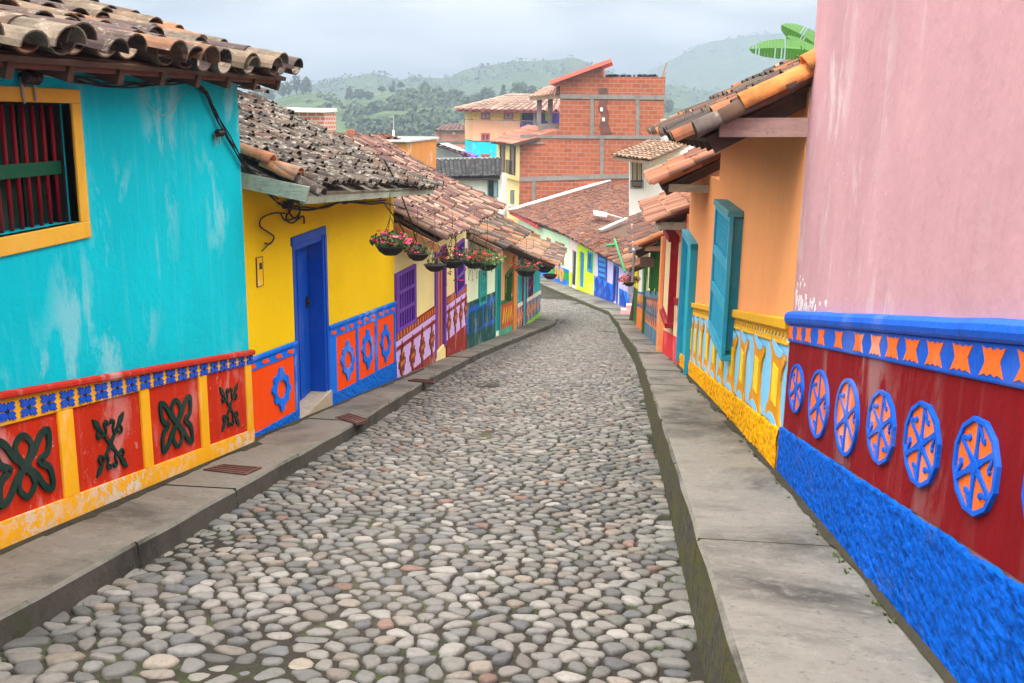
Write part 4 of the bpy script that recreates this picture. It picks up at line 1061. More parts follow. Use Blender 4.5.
basez=lambda u:g(W.P(u,0).y)-.4
def farhouse(name,label,p0,p1,mat,hs):
    r=thing(name,label,'house',tuple(W.P((U(p0)+U(p1))/2,basez((U(p0)+U(p1))/2)+.4,0)))
    hh=[(U(a,c),U(b,d),W.wp(a,e)[1],W.wp(a,c)[1]) for a,b,c,d,e in hs]
    shell(r,W,U(p0)+.005,U(p1)-.005,basez,lambda u:eave(u)-.22,hh,mat,depth=6)
    return r,hh
r,hh=farhouse('pale_green_house','pale green house with red eave and brown lattice window behind the bend',518,569,FM,[(532,540,232,236,239),(547,551,238,240,243)])
m=MB(); m2=MB()
for h in hh: W.stroke(m,[(h[0],h[2]),(h[1],h[2]),(h[1],h[3]),(h[0],h[3])],.12,-.05,.06,closed=True)
m.build('window_frame',OCH,r)
m=MB(); W.pix(m,[(556,241),(564.5,244),(564,265),(556.5,261)],0,.12); s=m.build('lattice_window',paint('far_brown_window',srgb(150,110,80),.6),r)
m=MB()
for k in range(4): a=lerp(U(556.5,250),U(564,250),(k+.5)/4); m.tube([W.P(a,W.wp(560,263)[1],.14),W.P(a,W.wp(560,244)[1],.14)],.04,5)
m.build('window_spindles',CRM,s)
m=MB(); W.pix(m,[(535,259),(569,273),(569,287),(535,275)],0,.05); m.build('dado_panel',plaster('far_green_dado',srgb(25,145,75)),r)
m=MB(); W.pix(m,[(535,256.5),(569,270),(569,273),(535,259)],0,.07); W.pix(m,[(535,268),(569,281),(569,290),(535,278)],.05,.08); m.build('dado_bands',FBL,r)
for (px,py) in ((557.5,272),(562.3,274.5)):
    u,z=W.wp(px,py); m=MB(); N=14; W.ring(m,[(u+.42*math.cos(a*2*math.pi/N),z+.42*math.sin(a*2*math.pi/N)) for a in range(N)],[(u+.18*math.cos(a*2*math.pi/N),z+.18*math.sin(a*2*math.pi/N)) for a in range(N)],.04,.12); m.build('relief_ring',DO,r)
r,hh=farhouse('pale_pink_house','narrow pale pink house front with dark green door between the pale green and lime houses',569.2,577,FPK,[(572.3,576.3,250,252,285)])
h=hh[0]; m=MB(); W.sbox(m,h[0],h[1],h[2],h[3],-.15,-.08); m.build('door',paint('far_dark_green',srgb(15,70,55),.5),r)
m=MB(); W.pix(m,[(569.4,271),(572,272.5),(572,287),(569.4,285)],0,.05); m.build('dado_panel',plaster('far_yellowgreen',srgb(190,200,70)),r)
r,hh=farhouse('lime_house','lime green house with blue door and blue window after the bend',577.2,594.4,FLM,[(579.7,584.3,251,253,287),(588.3,593,252,254,270)])
h=hh[0]; m=MB(); W.sbox(m,h[0],h[1],h[2],h[3],-.15,-.08); m.build('door',paint('far_blue_door',srgb(20,120,190),.5),r)
h=hh[1]; m=MB(); W.stroke(m,[(h[0],h[2]),(h[1],h[2]),(h[1],h[3]),(h[0],h[3])],.16,-.05,.06,closed=True); f_=m.build('window_frame',FB3,r)
m=MB(); W.sbox(m,h[0],h[1],h[2],h[3],-.15,-.10); m.build('window_pane',paint('far_pane',srgb(40,140,170),.3),f_)
r,hh=farhouse('lavender_house','lavender house with blue diamond dado, blue louvred window and dark open doorway','594.6' and 594.6,629,FLV,[(614.5,618.5,266,268,302)])
h=hh[0]; m=MB(); W.stroke(m,[(h[0],h[2]),(h[0],h[3]),(h[1],h[3]),(h[1],h[2])],.16,-.05,.07); m.build('door_frame',FB2,r)
m=MB(); W.pix(m,[(613.8,259),(619.3,261),(619.3,267),(613.8,265)],-.02,.05); m.build('door_transom',FB3,r)
m=MB(); W.pix(m,[(598.5,254),(607.6,257),(607,281),(599,277)],0,.1); s=m.build('window_shutter',FB2,r)
m=MB()
for k in range(4): W.pix(m,[(599.8,257+k*5.2),(606.4,259.2+k*5.2),(606.4,262+k*5.2),(599.8,260+k*5.2)],.08,.13)
m.build('shutter_louvres',FB3,s)
for (a,b) in ((594.7,613.6),(619.5,628.9)):
    f=lambda x,y0,y1:lerp(y0,y1,(x-594.6)/34.4)
    m=MB(); W.pix(m,[(a,f(a,275.5,293)),(b,f(b,275.5,293)),(b,f(b,298,312)),(a,f(a,298,312))],0,.05); m.build('dado_panel',FBL,r)
    m=MB(); W.pix(m,[(a,f(a,290,307)),(b,f(b,290,307)),(b,f(b,299,314)),(a,f(a,299,314))],.05,.08); m.build('dado_base',FB2,r)
for (px,py) in ((597.7,284),(603,288),(608.5,291),(623.5,300)):
    u,z=W.wp(px,py); m=MB(); W.poly(m,[(u+.5,z-.1),(u,z+.42),(u-.5,z+.1),(u,z-.42)],.04,.09); m.build('relief_diamond',FB2,r)
# roof over the row
r=thing('row_roof','long weathered orange and brown tiled roof over the houses after the bend','roof',tuple(W.P(8,-4,-3)))
u0,u1=U(514,212),U(631,262)
e0=W.P(u0,W.wp(515,212)[1],.35); e1=W.P(u1+1.5,W.wp(628,263)[1]-.15,.35)
RG=at_y(625,184,66); 
TM_FAR=tilemat('far_row_tiles',.7,.35,1.1,darkc=(.11,.055,.045))
back=W.n*-1
dl=7.4
rz0=e0+back*dl+V((0,0,2.05)); rz1=e1+back*dl+V((0,0,2.65))
em=e0.lerp(e1,.5); em.z=W.wp(583,240)[1]+.05
for a,b,c,d in ((e0,em,rz0,rz0.lerp(rz1,.5)),(em,e1,rz0.lerp(rz1,.5),rz1)):
    mb=MB(); tile_roof(mb,a,b,c,d,[tuple(v*.75 for v in c) for c in PAL_RED],sp=.24,row=.45,r=.115,seg=4,jit=2.2,sag=.08); mb.build('tiled_slope',TM_FAR,r,col=True,fix=False)
    m=MB(); m.prism([p+V((0,0,-.1)) for p in (a,b,d,c)],[p+V((0,0,-.03)) for p in (a,b,d,c)]); m.build('roof_boards',WOODD,r)
m=MB(); m.beam(e0+V((-.1,.05,.12)),rz0+V((-.1,.05,.18)),.5,.12); m.build('verge_capping',plaster('grey_capping',srgb(205,208,212),.1),r)
m=MB(); m.beam(e0+V((0,0,-.05)),W.P(U(543,226),W.wp(543,227)[1],.36),.08,.22); m.build('red_fascia',paint('far_red_fascia',srgb(205,50,60),.5),r)
def onroof(px,py,h=.1):
    n=(em-e0).cross(rz0-e0).normalized()
    if px>585: n=(e1-em).cross(rz1-e1).normalized(); b0=e1
    else: b0=e0
    if n.z<0:n=-n
    d=ray(px,py); t=(b0+n*h-CO).dot(n)/d.dot(n); return CO+d*t
t=thing('roof_sheet','pale corrugated sheet lying on the long brown roof after the bend','roof sheet',tuple(onroof(600,214)))
m=MB(); q=[onroof(*p,.25) for p in ((593,211),(607,213.5),(607,217.5),(594,215.5))]; m.prism(q,[p+V((0,0,.06)) for p in q]); m.build('sheet',flat('pale_sheet',(.55,.57,.58),.4),t)
m=MB(); m.tube([onroof(607,214,.3),onroof(623,218.5,.3)],.05,6); m.build('rod',flat('grey_rod',(.4,.41,.42),.4),t)
t=thing('gutter_strip','long pale grey metal strip running up the long brown roof after the bend','gutter',tuple(onroof(612,225)))
m=MB(); m.beam(onroof(600,230,.22),onroof(627,218,.22),.35,.05); m.build('strip',flat('grey_sheet',(.42,.45,.48),.4),t)
# ================================================================== TOWN BEYOND THE ROW
BRK=brickmat('hollow_brick',(.38,.095,.033),(.27,.06,.022),(.27,.21,.17),.62,.30,'xz',.02)
BRKy=brickmat('hollow_brick_side',(.62,.19,.08),(.50,.13,.06),(.42,.36,.32),.72,.30,'yz',.035)
CONC=concrete('band_concrete',(.22,.205,.19),.4,.0)
YB=72.
def pt(px,py,y=YB): return at_y(px,py,y)
def slab(mb,pix,y0,th,mi=0):
    """front outline given on the plane y=y0, thickness th backwards"""
    a=[at_y(px,py,y0) for px,py in pix]; mb.prism(a,[p+V((0,th,0)) for p in a],mi)
GZ=-10
def gzp(px,y=YB): 
    p=at_y(px,200,y); return p
root=thing('brick_building','tall unfinished red brick building with concrete bands and raking red roof edge','building',(at_y(590,150,YB).x,YB,g(YB)))
def down(px,y): p=at_y(px,200,y); return V((p.x,y,GZ-.5))
def wallpts(tops,y,th,mb,mi=0):
    a=[at_y(px,py,y) for px,py in tops]; lo=[V((a[-1].x,y,GZ-.5)),V((a[0].x,y,GZ-.5))]; pts=a+lo
    mb.prism(pts,[p+V((0,th,0)) for p in pts],mi)
m=MB(); wallpts([(520,141),(560.2,129)],YB,9,m); wallpts([(560.4,80),(602,63.5),(602.5,77),(665.5,77)],YB+.02,9,m); m.build('wall',BRK,root)
for (x0,x1,ya,yb,s) in ((560,666.5,94,98.5,.012),(520,666,134.5,138,.008),(520,636,177,181.5,-.03),(520,545,142,144,0)):
    m=MB(); slab(m,[(x0,ya),(x1,ya+(x1-x0)*s),(x1,yb+(x1-x0)*s),(x0,yb)],YB-.06,.06); m.build('concrete_band',CONC,root)
for (x0,x1,ya,yb) in ((590.5,594,97,136),(635.8,639.4,98,137),(600,603.6,138,177),(532,535.5,181,205)):
    m=MB(); slab(m,[(x0,ya),(x1,ya),(x1,yb),(x0,yb)],YB-.05,.05); m.build('concrete_column',CONC,root)
m=MB()
for (px,py) in ((601.5,109.5),(603.5,119.5)): slab(m,[(px-1.4,py-2),(px+1.2,py-2),(px+1.4,py+1.8),(px-1.2,py+1.8)],YB-.09,.06)
m.build('bare_plaster_patches',flat('white_patch',(.75,.75,.72),.8),root)
m=MB(); slab(m,[(598,88),(607,88),(609,98),(606,106),(609,114),(608,124),(612,134),(601,135),(599,126),(602,116),(598,108),(600,98)],YB-.03,.02); m.build('damp_stain',brickmat('stained_brick',(.16,.05,.03),(.10,.035,.025),(.09,.07,.06),.62,.30,'xz',.02),root)
m=MB(); a=[(549,81),(611,58.5),(612,62),(550,84.5)]; slab(m,a,YB-.6,5); m.build('raking_roof',tilemat('far_red_tiles',.1,.1,1.5) if False else plaster('far_red_roof',srgb(205,105,90),.15),root)
m=MB()
for k in range(40):
    x=604+R()*50; q=[at_y(x,76.5,YB+.5),at_y(x+2+R()*4,76.5,YB+.5),at_y(x+2+R()*3,75.3-R()*1.2,YB+.5),at_y(x+.5,75.5-R()*1.5,YB+.5)]
    m.prism(q,[p+V((0,.8,0)) for p in q])
m.build('rubble',flat('blue_black_rubble',(.05,.07,.10)),root)
m=MB(); m.tube([at_y(662,77,YB+.3),at_y(666.5,63,YB+.3)],.07,6); m.tube([at_y(666,72,YB+.3),at_y(664,77,YB+.3)],.04,5); m.build('timber_prop',WOODL,root)
# balcony front
CRF=plaster('far_cream_plaster',srgb(250,225,160),.06,.12,.1)
WB=Wall((at_y(496.5,180,80).x,80),(at_y(519.8,180,72).x,72),1)
ht=lambda u: WB.wp(508,140)[1]
r2=thing('balcony_house','cream upper storey with two tall dark balcony doors beside the brick wall','house',(at_y(508,180,76).x,76,g(76)))
uu=lambda px:WB.wp(px,160)[0]
hs=[(uu(500),uu(505),WB.wp(502,171)[1],WB.wp(502,144)[1]),(uu(510),uu(515.5),WB.wp(512,174)[1],WB.wp(512,145)[1])]
shell(r2,WB,0,WB.L-.02,WB.wp(508,178)[1],ht,hs,CRF,depth=4)
m=MB(); WB.sbox(m,uu(499),WB.L-.02,GZ-.5,WB.wp(508,178)[1]-.01,-3,-.3); m.build('lower_wall',CRF,r2)
for h in hs:
    m=MB(); WB.stroke(m,[(h[0],h[2]),(h[0],h[3]),(h[1],h[3]),(h[1],h[2])],.14,-.05,.05,closed=True); f_=m.build('door_frame',paint('far_brown_frame',srgb(110,70,60),.5),r2)
    m=MB(); WB.sbox(m,(h[0]+h[1])/2-.06,(h[0]+h[1])/2+.06,h[2],h[3],-.1,.0); m.build('door_mullion',flat('pale_mullion',(.5,.42,.4)),f_)
    m=MB()
    for k in range(8): a=lerp(h[0]-.1,h[1]+.1,k/7); m.tube([WB.P(a,h[2],.35),WB.P(a,h[2]+1.0,.35)],.025,4)
    m.tube([WB.P(h[0]-.1,h[2]+1,.35),WB.P(h[1]+.1,h[2]+1,.35)],.035,4); m.build('balcony_rail',IRON,r2)
m=MB(); WB.pix(m,[(507.5,190),(510.5,190),(510.5,204),(507.5,204)],-.3,-.2); m.build('small_window',flat('far_grey_glass',(.18,.2,.22),.3),r2)
m=MB(); WB.pix(m,[(505.5,205),(513,204.5),(513,207),(505.5,207)],-.3,-.05); m.build('window_sill',flat('white_sill',(.75,.75,.75)),r2)
FR=tilemat('far_red_clay',.1,.15,1.,palec=(.7,.45,.38))
mb=MB(); e0=at_y(491,141,79.5);e1=at_y(514,143.5,70.8);r0=at_y(528,125.5,81);r1=at_y(562,131,73)
tile_roof(mb,e0,e1,r0,r1,[(.62,.24,.17),(.55,.2,.14),(.68,.3,.22)],sp=.32,row=.8,r=.15,seg=4,pans=False,jit=.6); mb.build('roof',FR,r2,col=True,fix=False)
m=MB(); q=[e0,e1,r1,r0]; m.prism([p-V((0,0,.2)) for p in q],[p-V((0,0,.03)) for p in q]); m.build('roof_boards',WOODD,r2)
# terrace
m=MB()
for px in (539.5,550.5): p=at_y(px,98,76); m.beam(V((p.x,76,at_y(px,126,76).z)),V((p.x,76,at_y(px,97,76).z)),.34,.34)
m.build('terrace_columns',CONC,r2)
m=MB(); slab(m,[(538,124),(560,123),(560,129),(538,131)],75.5,.2); m.build('terrace_parapet',CONC,r2)
mb=MB(); e0=at_y(529.5,96.5,76);e1=at_y(561,94,73.5);r0=at_y(544,88,79);r1=at_y(561,84.5,77)
tile_roof(mb,e0,e1,r0,r1,[(.66,.34,.24),(.7,.4,.3)],sp=.32,row=.8,r=.15,seg=4,pans=False,jit=.6); mb.build('terrace_roof',FR,r2,col=True,fix=False)
m=MB(); q=[e0,e1,r1,r0]; m.prism([p-V((0,0,.3)) for p in q],[p-V((0,0,.03)) for p in q]); m.build('terrace_ceiling',WOODL,r2)

# orange/teal tall house
YO=95.
r3=thing('peach_apartment_house','three storey house banded yellow, peach and turquoise under a low hipped roof','building',(at_y(500,150,YO).x,YO,g(YO)))
bands=((109.5,120,plaster('far_amber_plaster',srgb(250,200,105),.05)),(120,141.5,plaster('far_peach_plaster',srgb(250,190,150),.05)),(141.5,200,plaster('far_turquoise_plaster',srgb(20,185,205),.05)))
for a,b,mt in bands:
    m=MB(); f=[at_y(473,a,YO),at_y(520,a,YO),at_y(520,b,YO),at_y(473,b,YO)]
    l=[at_y(463.5,a,YO+5),at_y(463.5,b,YO+5)]
    zt=f[0].z; zb=f[2].z
    x0,x1=f[0].x,f[1].x; xl=l[0].x
    m.prism([(x0,YO,zb),(x1,YO,zb),(x1,YO+9,zb),(xl,YO+6,zb)],[(x0,YO,zt),(x1,YO,zt),(x1,YO+9,zt),(xl,YO+6,zt)]); m.build('storey_wall',mt,r3)
def win(root,y,x0,x1,ya,yb,frame,glass,name='window'):
    m=MB(); a=at_y(x0,ya,y); b=at_y(x1,yb,y); w=.14
    for q in ((a.x,a.x+w,b.z,a.z),(b.x-w,b.x,b.z,a.z),(a.x,b.x,a.z-w,a.z),(a.x,b.x,b.z,b.z+w),((a.x+b.x)/2-w/2,(a.x+b.x)/2+w/2,b.z,a.z)): m.box((q[0],y-.08-R()*.005,q[2]),(q[1],y-.004,q[3]))
    o=m.build(name,frame,root); m=MB(); m.box((a.x+.05,y-.03,b.z+.05),(b.x-.05,y-.006,a.z-.05)); m.build('pane',glass,o); return o
FRm=paint('far_red_frame',srgb(185,90,80),.5); FG=flat('far_blue_glass',(.35,.42,.5),.2,.6); FGD=flat('far_dark_glass',(.06,.06,.08),.2,.6)
for (a,b,c,d,gl) in ((481,490,112,119.5,FG),(503.8,513,112,119.5,FG),(481,490,133,141,FGD),(503.5,507.5,133,136,FGD),(481,490,154,159.5,FGD)): win(r3,YO,a,b,c,d,FRm,gl)
PURF=plaster('far_purple_plaster',srgb(95,75,195),.06)
m=MB(); slab(m,[(520.2,110),(560,110),(560,200),(520.2,200)],YO+2.2,5); slab(m,[(520.2,124.5),(552,124.5),(552,131),(520.2,131)],YO+.1,.2); m.build('balcony_storey',PURF,r3)
m=MB(); slab(m,[(521,111.5),(534,111.5),(534,120),(521,120)],YO+2.1,.08); m.build('recess_shade_panel',flat('far_shaded_purple',(.05,.04,.15)),r3)  # proud panel in darkened purple paints the shade of a balcony recess
m=MB(); slab(m,[(545,111),(549,111),(549,121),(545,121)],YO+2.0,.15); m.build('lime_panel',FLM,r3)
m=MB(); m.beam(at_y(520,120.5,YO),at_y(540,121.5,YO),.06,.08); 
for k in range(9): m.beam(at_y(520+k*2.4,121,YO),at_y(520+k*2.4,124.5,YO),.05,.05)
for px in (534.5,): m.beam(at_y(px,131,YO),at_y(px,110,YO),.25,.25)
m.build('balcony_rail',flat('far_rail',(.35,.35,.4)),r3)
ea=at_y(457.5,109,YO-1.2); eb=at_y(566,110.5,YO-1.2); ap=at_y(512,94.3,YO+4.5); ap2=at_y(566,95,YO+4.5); el=at_y(457.5,107.5,YO+9)
P3=[(.52,.36,.28),(.6,.42,.33),(.45,.3,.24)]
mb=MB(); tile_roof(mb,ea,eb,ap,ap2,P3,sp=.45,row=.9,r=.2,seg=4,pans=False,jit=.5); tile_roof(mb,el,ea,ap,ap+V((.2,0,0)),P3,sp=.45,row=.9,r=.2,seg=4,pans=False,jit=.5); mb.build('roof',tilemat('far_pale_clay',.1,.2,.6),r3,col=True,fix=False)
m=MB(); q=[ea,eb,ap2,ap]; m.prism([p-V((0,0,.25)) for p in q],[p-V((0,0,.05)) for p in q]); q=[ea,ap,el]; m.prism([p-V((0,0,.25)) for p in q],[p-V((0,0,.05)) for p in q]); m.build('roof_fascia',paint('far_fascia',srgb(130,60,60),.5),r3)

# brick house behind
r4=thing('distant_brick_house','small faded red brick house with a low brown roof left of the banded house','house',(at_y(450,150,108).x,108,g(108)))
m=MB(); slab(m,[(435,130.5),(466,130.5),(466,175),(435,175)],108,6); m.build('wall',brickmat('faded_brick',(.60,.24,.17),(.52,.19,.14),(.4,.3,.26),1.1,.4,'xz',.04),r4)
m=MB(); 
for (q) in ([(434.8,130),(466,130),(466,131.5),(434.8,131.5)],[(435,141),(466,141),(466,143),(435,143)],[(439,131.5),(440.5,131.5),(440.5,141),(439,141)]): slab(m,q,107.9,.09)
m.build('concrete_band',CONC,r4)
win(r4,107.95,452.5,455.3,132,134.8,flat('far_white_frame',(.6,.6,.6)),FG)
mb=MB(); tile_roof(mb,at_y(434,130.3,107.5),at_y(468,130.3,107.5),at_y(443,125,113),at_y(468,123.5,113),[(.25,.14,.12),(.35,.2,.17)],sp=.5,row=1,r=.22,seg=4,pans=False,jit=.5); mb.build('roof',FR,r4,col=True,fix=False)
# grey gable house
r5=thing('grey_gable_house','grey boarded gable house with brown ridged roof and a purple wall corner','house',(at_y(440,160,86).x,86,g(86)))
m=MB(); slab(m,[(411,158),(411,152),(427,145),(436,144.5),(450,150),(462,157),(462,200),(411,200)],86,6); m.build('wall',flat('grey_boards',(.33,.36,.38),.7),r5)
m=MB(); slab(m,[(447,150),(470,157),(470,200),(447,200)],86.5,5); m.build('purple_wall',PURF,r5)
mb=MB(); tile_roof(mb,at_y(409,153.5,85.3),at_y(436,144.3,85.3),at_y(412,147,93),at_y(427,141.5,93),[(.36,.2,.16),(.45,.27,.22)],sp=.5,row=1,r=.2,seg=4,pans=False,jit=.5)
tile_roof(mb,at_y(436,144.3,85.3),at_y(472,157,85.3),at_y(427,141.5,93),at_y(462,151.5,93),[(.5,.28,.2),(.4,.22,.17)],sp=.5,row=1,r=.2,seg=4,pans=False,jit=.5); mb.build('roof',FR,r5,col=True,fix=False)
m=MB(); slab(m,[(408,154),(436,144.8),(472,157.5),(472,158.8),(436,146.4),(408,155.5)],85.2,.3); m.build('verge_board',WOODD,r5)
# white house with black tile roof
r6=thing('white_green_door_house','low white house under a black tiled roof with green framed doorway','house',(at_y(470,190,68).x,68,g(68)))
m=MB(); slab(m,[(425,178),(502,176),(502,260),(425,260)],68,3); m.build('wall',WHT,r6)
m=MB(); slab(m,[(487.5,179.5),(498,179.5),(498,197),(487.5,197)],67.9,.09); f_=m.build('door_frame',paint('far_sage_frame',srgb(70,125,105),.5),r6)
m=MB(); slab(m,[(488.8,181),(493.5,181),(493.5,196.5),(488.8,196.5)],67.85,.06); m.build('doorway_shade_panel',DARKIN,f_)  # flat near-black slab painting the unlit inside of the doorway
m=MB(); slab(m,[(493.8,181),(497,181),(497,196.5),(493.8,196.5)],67.83,.06); m.build('door_leaf',paint('far_grey_leaf',srgb(130,160,165),.5),f_)
mb=MB(); tile_roof(mb,at_y(418,177.5,67.3),at_y(500,175.8,67.3),at_y(414,160,72),at_y(500,158,72),PAL_BLACK,sp=.3,row=.6,r=.15,seg=4,jit=1.0); mb.build('roof',tilemat('black_tiles',.2,.25,2.,darkc=(.03,.03,.032),palec=(.28,.28,.27)),r6,col=True,fix=False)
m=MB(); q=[at_y(418,178.5,67.3),at_y(500,176.8,67.3),at_y(500,159,72),at_y(414,161,72)]; m.prism([p-V((0,0,.2)) for p in q],[p-V((0,0,.06)) for p in q]); m.build('roof_boards',WOODD,r6)
m=MB(); m.beam(at_y(414,159.6,72),at_y(500,157.6,72),.3,.12); m.build('ridge_cap',flat('grey_ridge',(.4,.42,.42)),r6)
# small brick attic with corrugated white roof and the amber block, on the left skyline
r7=thing('brick_attic_house','small brick attic with white corrugated roof above the grey tiled roof','house',(at_y(295,120,48).x,48,g(48)))
m=MB(); slab(m,[(297,112),(324.4,111.5),(324.6,160),(297,160)],48,2); m.build('wall',brickmat('attic_brick',(.58,.2,.1),(.48,.15,.08),(.55,.5,.46),.42,.2,'xz',.035),r7)
m=MB(); slab(m,[(255,112.5),(297,112.3),(297,160),(255,160)],48.3,4); m.build('amber_wall',plaster('amber_wall',srgb(230,170,50)),r7)
m=MB()
for (a,b) in ((284,287),(293,296.5)): slab(m,[(a,114),(b,114),(b,121),(a,121)],48.15,.18)
m.build('window',FG,r7)
m=MB(); L=at_y(250,108,47.6); Rr=at_y(324.8,111.6,47.6); bk=V((0,2.2,.06))
for k in range(36):
    a=L.lerp(Rr,k/36); b=L.lerp(Rr,(k+.55)/36); a.z=b.z=Rr.z+.02
    m.prism([a,b,b+bk,a+bk],[p+V((0,0,.09)) for p in (a,b,b+bk,a+bk)])
L2=V((L.x,47.6,Rr.z)); m.prism([L2-V((0,0,.04)),Rr-V((0,0,.04)),Rr+bk-V((0,0,.04)),L2+bk-V((0,0,.04))],[L2,Rr,Rr+bk,L2+bk]); m.build('corrugated_roof',flat('white_corrugated',(.72,.73,.74),.5),r7)
m=MB(); slab(m,[(296,126.5),(326,127),(326,129),(296,129)],47.7,.3); m.build('concrete_ledge',CONC,r7)
mb=MB(); tile_roof(mb,at_y(305,137,46.2),at_y(331,141,46.2),at_y(302,129,48),at_y(326,129,48),PAL_SALMON,sp=.25,row=.5,r=.11,seg=4,pans=False); mb.build('lean_to_roof',FR,r7,col=True,fix=False)
r8=thing('amber_block','amber rendered block with grey parapet and rusty tile strips behind the roofs','building',(at_y(385,150,42).x,42,g(42)))
m=MB(); slab(m,[(320,141.5),(410,141.5),(410,180),(320,180)],42,6); m.build('wall',plaster('amber_block_plaster',srgb(190,125,60)),r8)
m=MB(); slab(m,[(318,139.3),(411,139.8),(411,142),(318,141.8)],41.8,6.5); m.build('parapet',flat('pale_parapet',(.5,.53,.57)),r8)
mb=MB(); tile_roof(mb,at_y(322,139,42.2),at_y(400,139.4,42.2),at_y(330,134,46),at_y(388,135,46),PAL_RED[:2]+PAL_SALMON,sp=.3,row=.5,r=.12,seg=4); mb.build('roof',FR,r8,col=True,fix=False)
m=MB(); slab(m,[(346.5,129.5),(353.5,129.5),(353.5,138),(346.5,138)],43,.35); m.build('chimney',BRK,r8)
t=thing('antenna_pole','thin antenna pole with white base rising above the amber block','pole',tuple(at_y(393.5,138,43)))
m=MB(); m.tube([at_y(393.5,140,43),at_y(393.5,130,43)],.05,6); m.build('pole_base',flat('white_pole',(.8,.8,.8)),t); m=MB(); m.tube([at_y(393.5,130,43),at_y(393.6,116.5,43)],.022,6); m.build('pole_rod',flat('grey_pole',(.35,.35,.34)),t)

# white house on the right behind the orange roofs
r9=thing('white_window_house','white house with curtained window and tan tiled roof above the far row','house',(at_y(645,180,40).x,40,g(40)))
W=Wall((at_y(627.5,180,42).x,42),(at_y(634,180,38.5).x,38.5),1)
m=MB(); slab(m,[(629.5,152),(700,150),(700,250),(629.5,250)],40,6); m.build('wall',WHT,r9)
m=MB(); a=[(632,159),(642,158),(642,187.5),(632,187)]; slab(m,a,39.9,.09); f_=m.build('window_frame',flat('dark_window_frame',(.06,.05,.045)),r9)
m=MB(); 
for (x0,x1) in ((633,636.5),(637.5,641)): slab(m,[(x0,160.5),(x1,160.5),(x1,186),(x0,186)],39.85,.05)
m.build('curtain',flat('tan_curtain',(.42,.34,.2)),f_)
m=MB(); 
for k in range(7): m.tube([at_y(631+k*2,181,39.6),at_y(631+k*2,189,39.6)],.02,4)
m.tube([at_y(630.5,181,39.6),at_y(643.5,181,39.6)],.03,4); m.build('window_rail',IRON,r9)
mb=MB(); tile_roof(mb,at_y(612,155.5,38.6),at_y(650,160,37.0),at_y(648,141,43),at_y(690,143,41),[(.46,.30,.2),(.40,.25,.17),(.5,.35,.25)],sp=.26,row=.45,r=.11,seg=4,jit=.8,pans=True); mb.build('roof',tilemat('tan_tiles',.15,.2,1.5),r9,col=True,fix=False)
m=MB(); q=[at_y(612,156.3,38.6),at_y(650,160.8,37.0),at_y(690,143.8,41),at_y(648,142,43)]; m.prism([p-V((0,0,.12)) for p in q],[p-V((0,0,.02)) for p in q]); m.build('roof_boards',WOODL,r9)
r10=thing('white_block_house','unfinished white block storey with timber post under the high tiled eave','house',(at_y(690,140,48).x,48,g(48)))
m=MB(); slab(m,[(664,119),(760,119),(760,200),(664,200)],48,5); m.build('wall',brickmat('white_blocks',(.62,.61,.58),(.55,.54,.52),(.35,.34,.33),.42,.2,'xz',.02),r10)
m=MB(); slab(m,[(676.5,118),(678.5,118),(678.5,142),(676.5,142)],47.8,.18); slab(m,[(699.5,120),(702.5,120),(702.5,144),(699.5,144)],47.8,.18); m.build('timber_post',WOODL,r10)
m=MB(); slab(m,[(664,141.5),(760,142.5),(760,144.5),(664,143.5)],47.7,.25); m.build('concrete_ledge',CONC,r10)
BC=flat('blue_cloth',(.05,.12,.42),.8)
for i,(a,b,l) in enumerate(((694.5,698.5,'blue garment hanging nearer the timber post, left of two'),(701.5,706.5,'blue garment hanging right of the pale post'))):
    m=MB(); q=[(a,127),(b,127),(b-.5,133),(b-.2,138),(a+.4,137),(a+.2,132)]; slab(m,q,47.3,.05); tag(m.build('hanging_garment',BC),l,'garment','laundry on the white block storey')
mb=MB(); tile_roof(mb,V((1.15,30,-.9)),V((1.05,21.5,-.3)),V((3.0,30,.2)),V((2.9,21.5,.8)),PAL_RED,sp=.26,row=.4,r=.11); 
# banana plant behind the right hand roof
BAN=None
t_=NT('banana_leaf'); n_=t_.noise(3,3,.5,t_.mp((1,30,1))); t_.b.inputs['Transmission Weight'].default_value=0
BAN=t_.done(t_.mix((.015,.09,.01),(.05,.19,.015),n_),.4,t_.bump(n_,.2,.01))
rt=thing('banana_plant','broad green banana leaves sticking up behind the orange tiled roof','plant',(1.9,9.5,g(9.5)))
def leaf(m,base,tip,w,lift,n=22,fold=.3,gap=()):
    base,tip=V(base),V(tip); d=tip-base; side=d.cross(V((0,0,1))); side=V((0,1,0)).cross(d).normalized() if side.length<.1 else side.normalized()
    sd=(side*.35+V((0,0,1))*.9); sd=(sd-d.normalized()*sd.dot(d.normalized())).normalized(); other=d.normalized().cross(sd)
    for s in (1,-1):
        for k in range(n):
            t0,t1=k/n,(k+1)/n
            ww=lambda t:w*math.sin(math.pi*min(1,t*.93+.07))**.5*(1 if s>0 else .8)
            c=lambda t:base+d*t+V((0,0,lift*math.sin(math.pi*t)))
            q0=c(t0);q1=c(t1); sh=(0 if R()>.14 else .4)
            e=lambda t,q:q+sd*(s*ww(t))+other*(fold*ww(t))+V((0,0,-.05*ww(t)))
            m.idx([q0,q1+ (q0-q1)*sh,e(t1,q1)+(q0-q1)*(sh+.08*R()),e(t0,q0)+(q0-q1)*-.02],[(0,1,2,3)])
m=MB()
leaf(m,at_y(820,52,9.5),at_y(749,49,9.5),.11,.02); l1=m
o=m.build('leaf',BAN,rt,smooth=False)
m=MB(); leaf(m,at_y(838,64,9.8),at_y(781,25,9.8),.13,.04); m.build('leaf',BAN,rt)
m=MB(); leaf(m,at_y(835,78,9.7),at_y(786,36,9.7),.10,.03); m.build('leaf',BAN,rt)
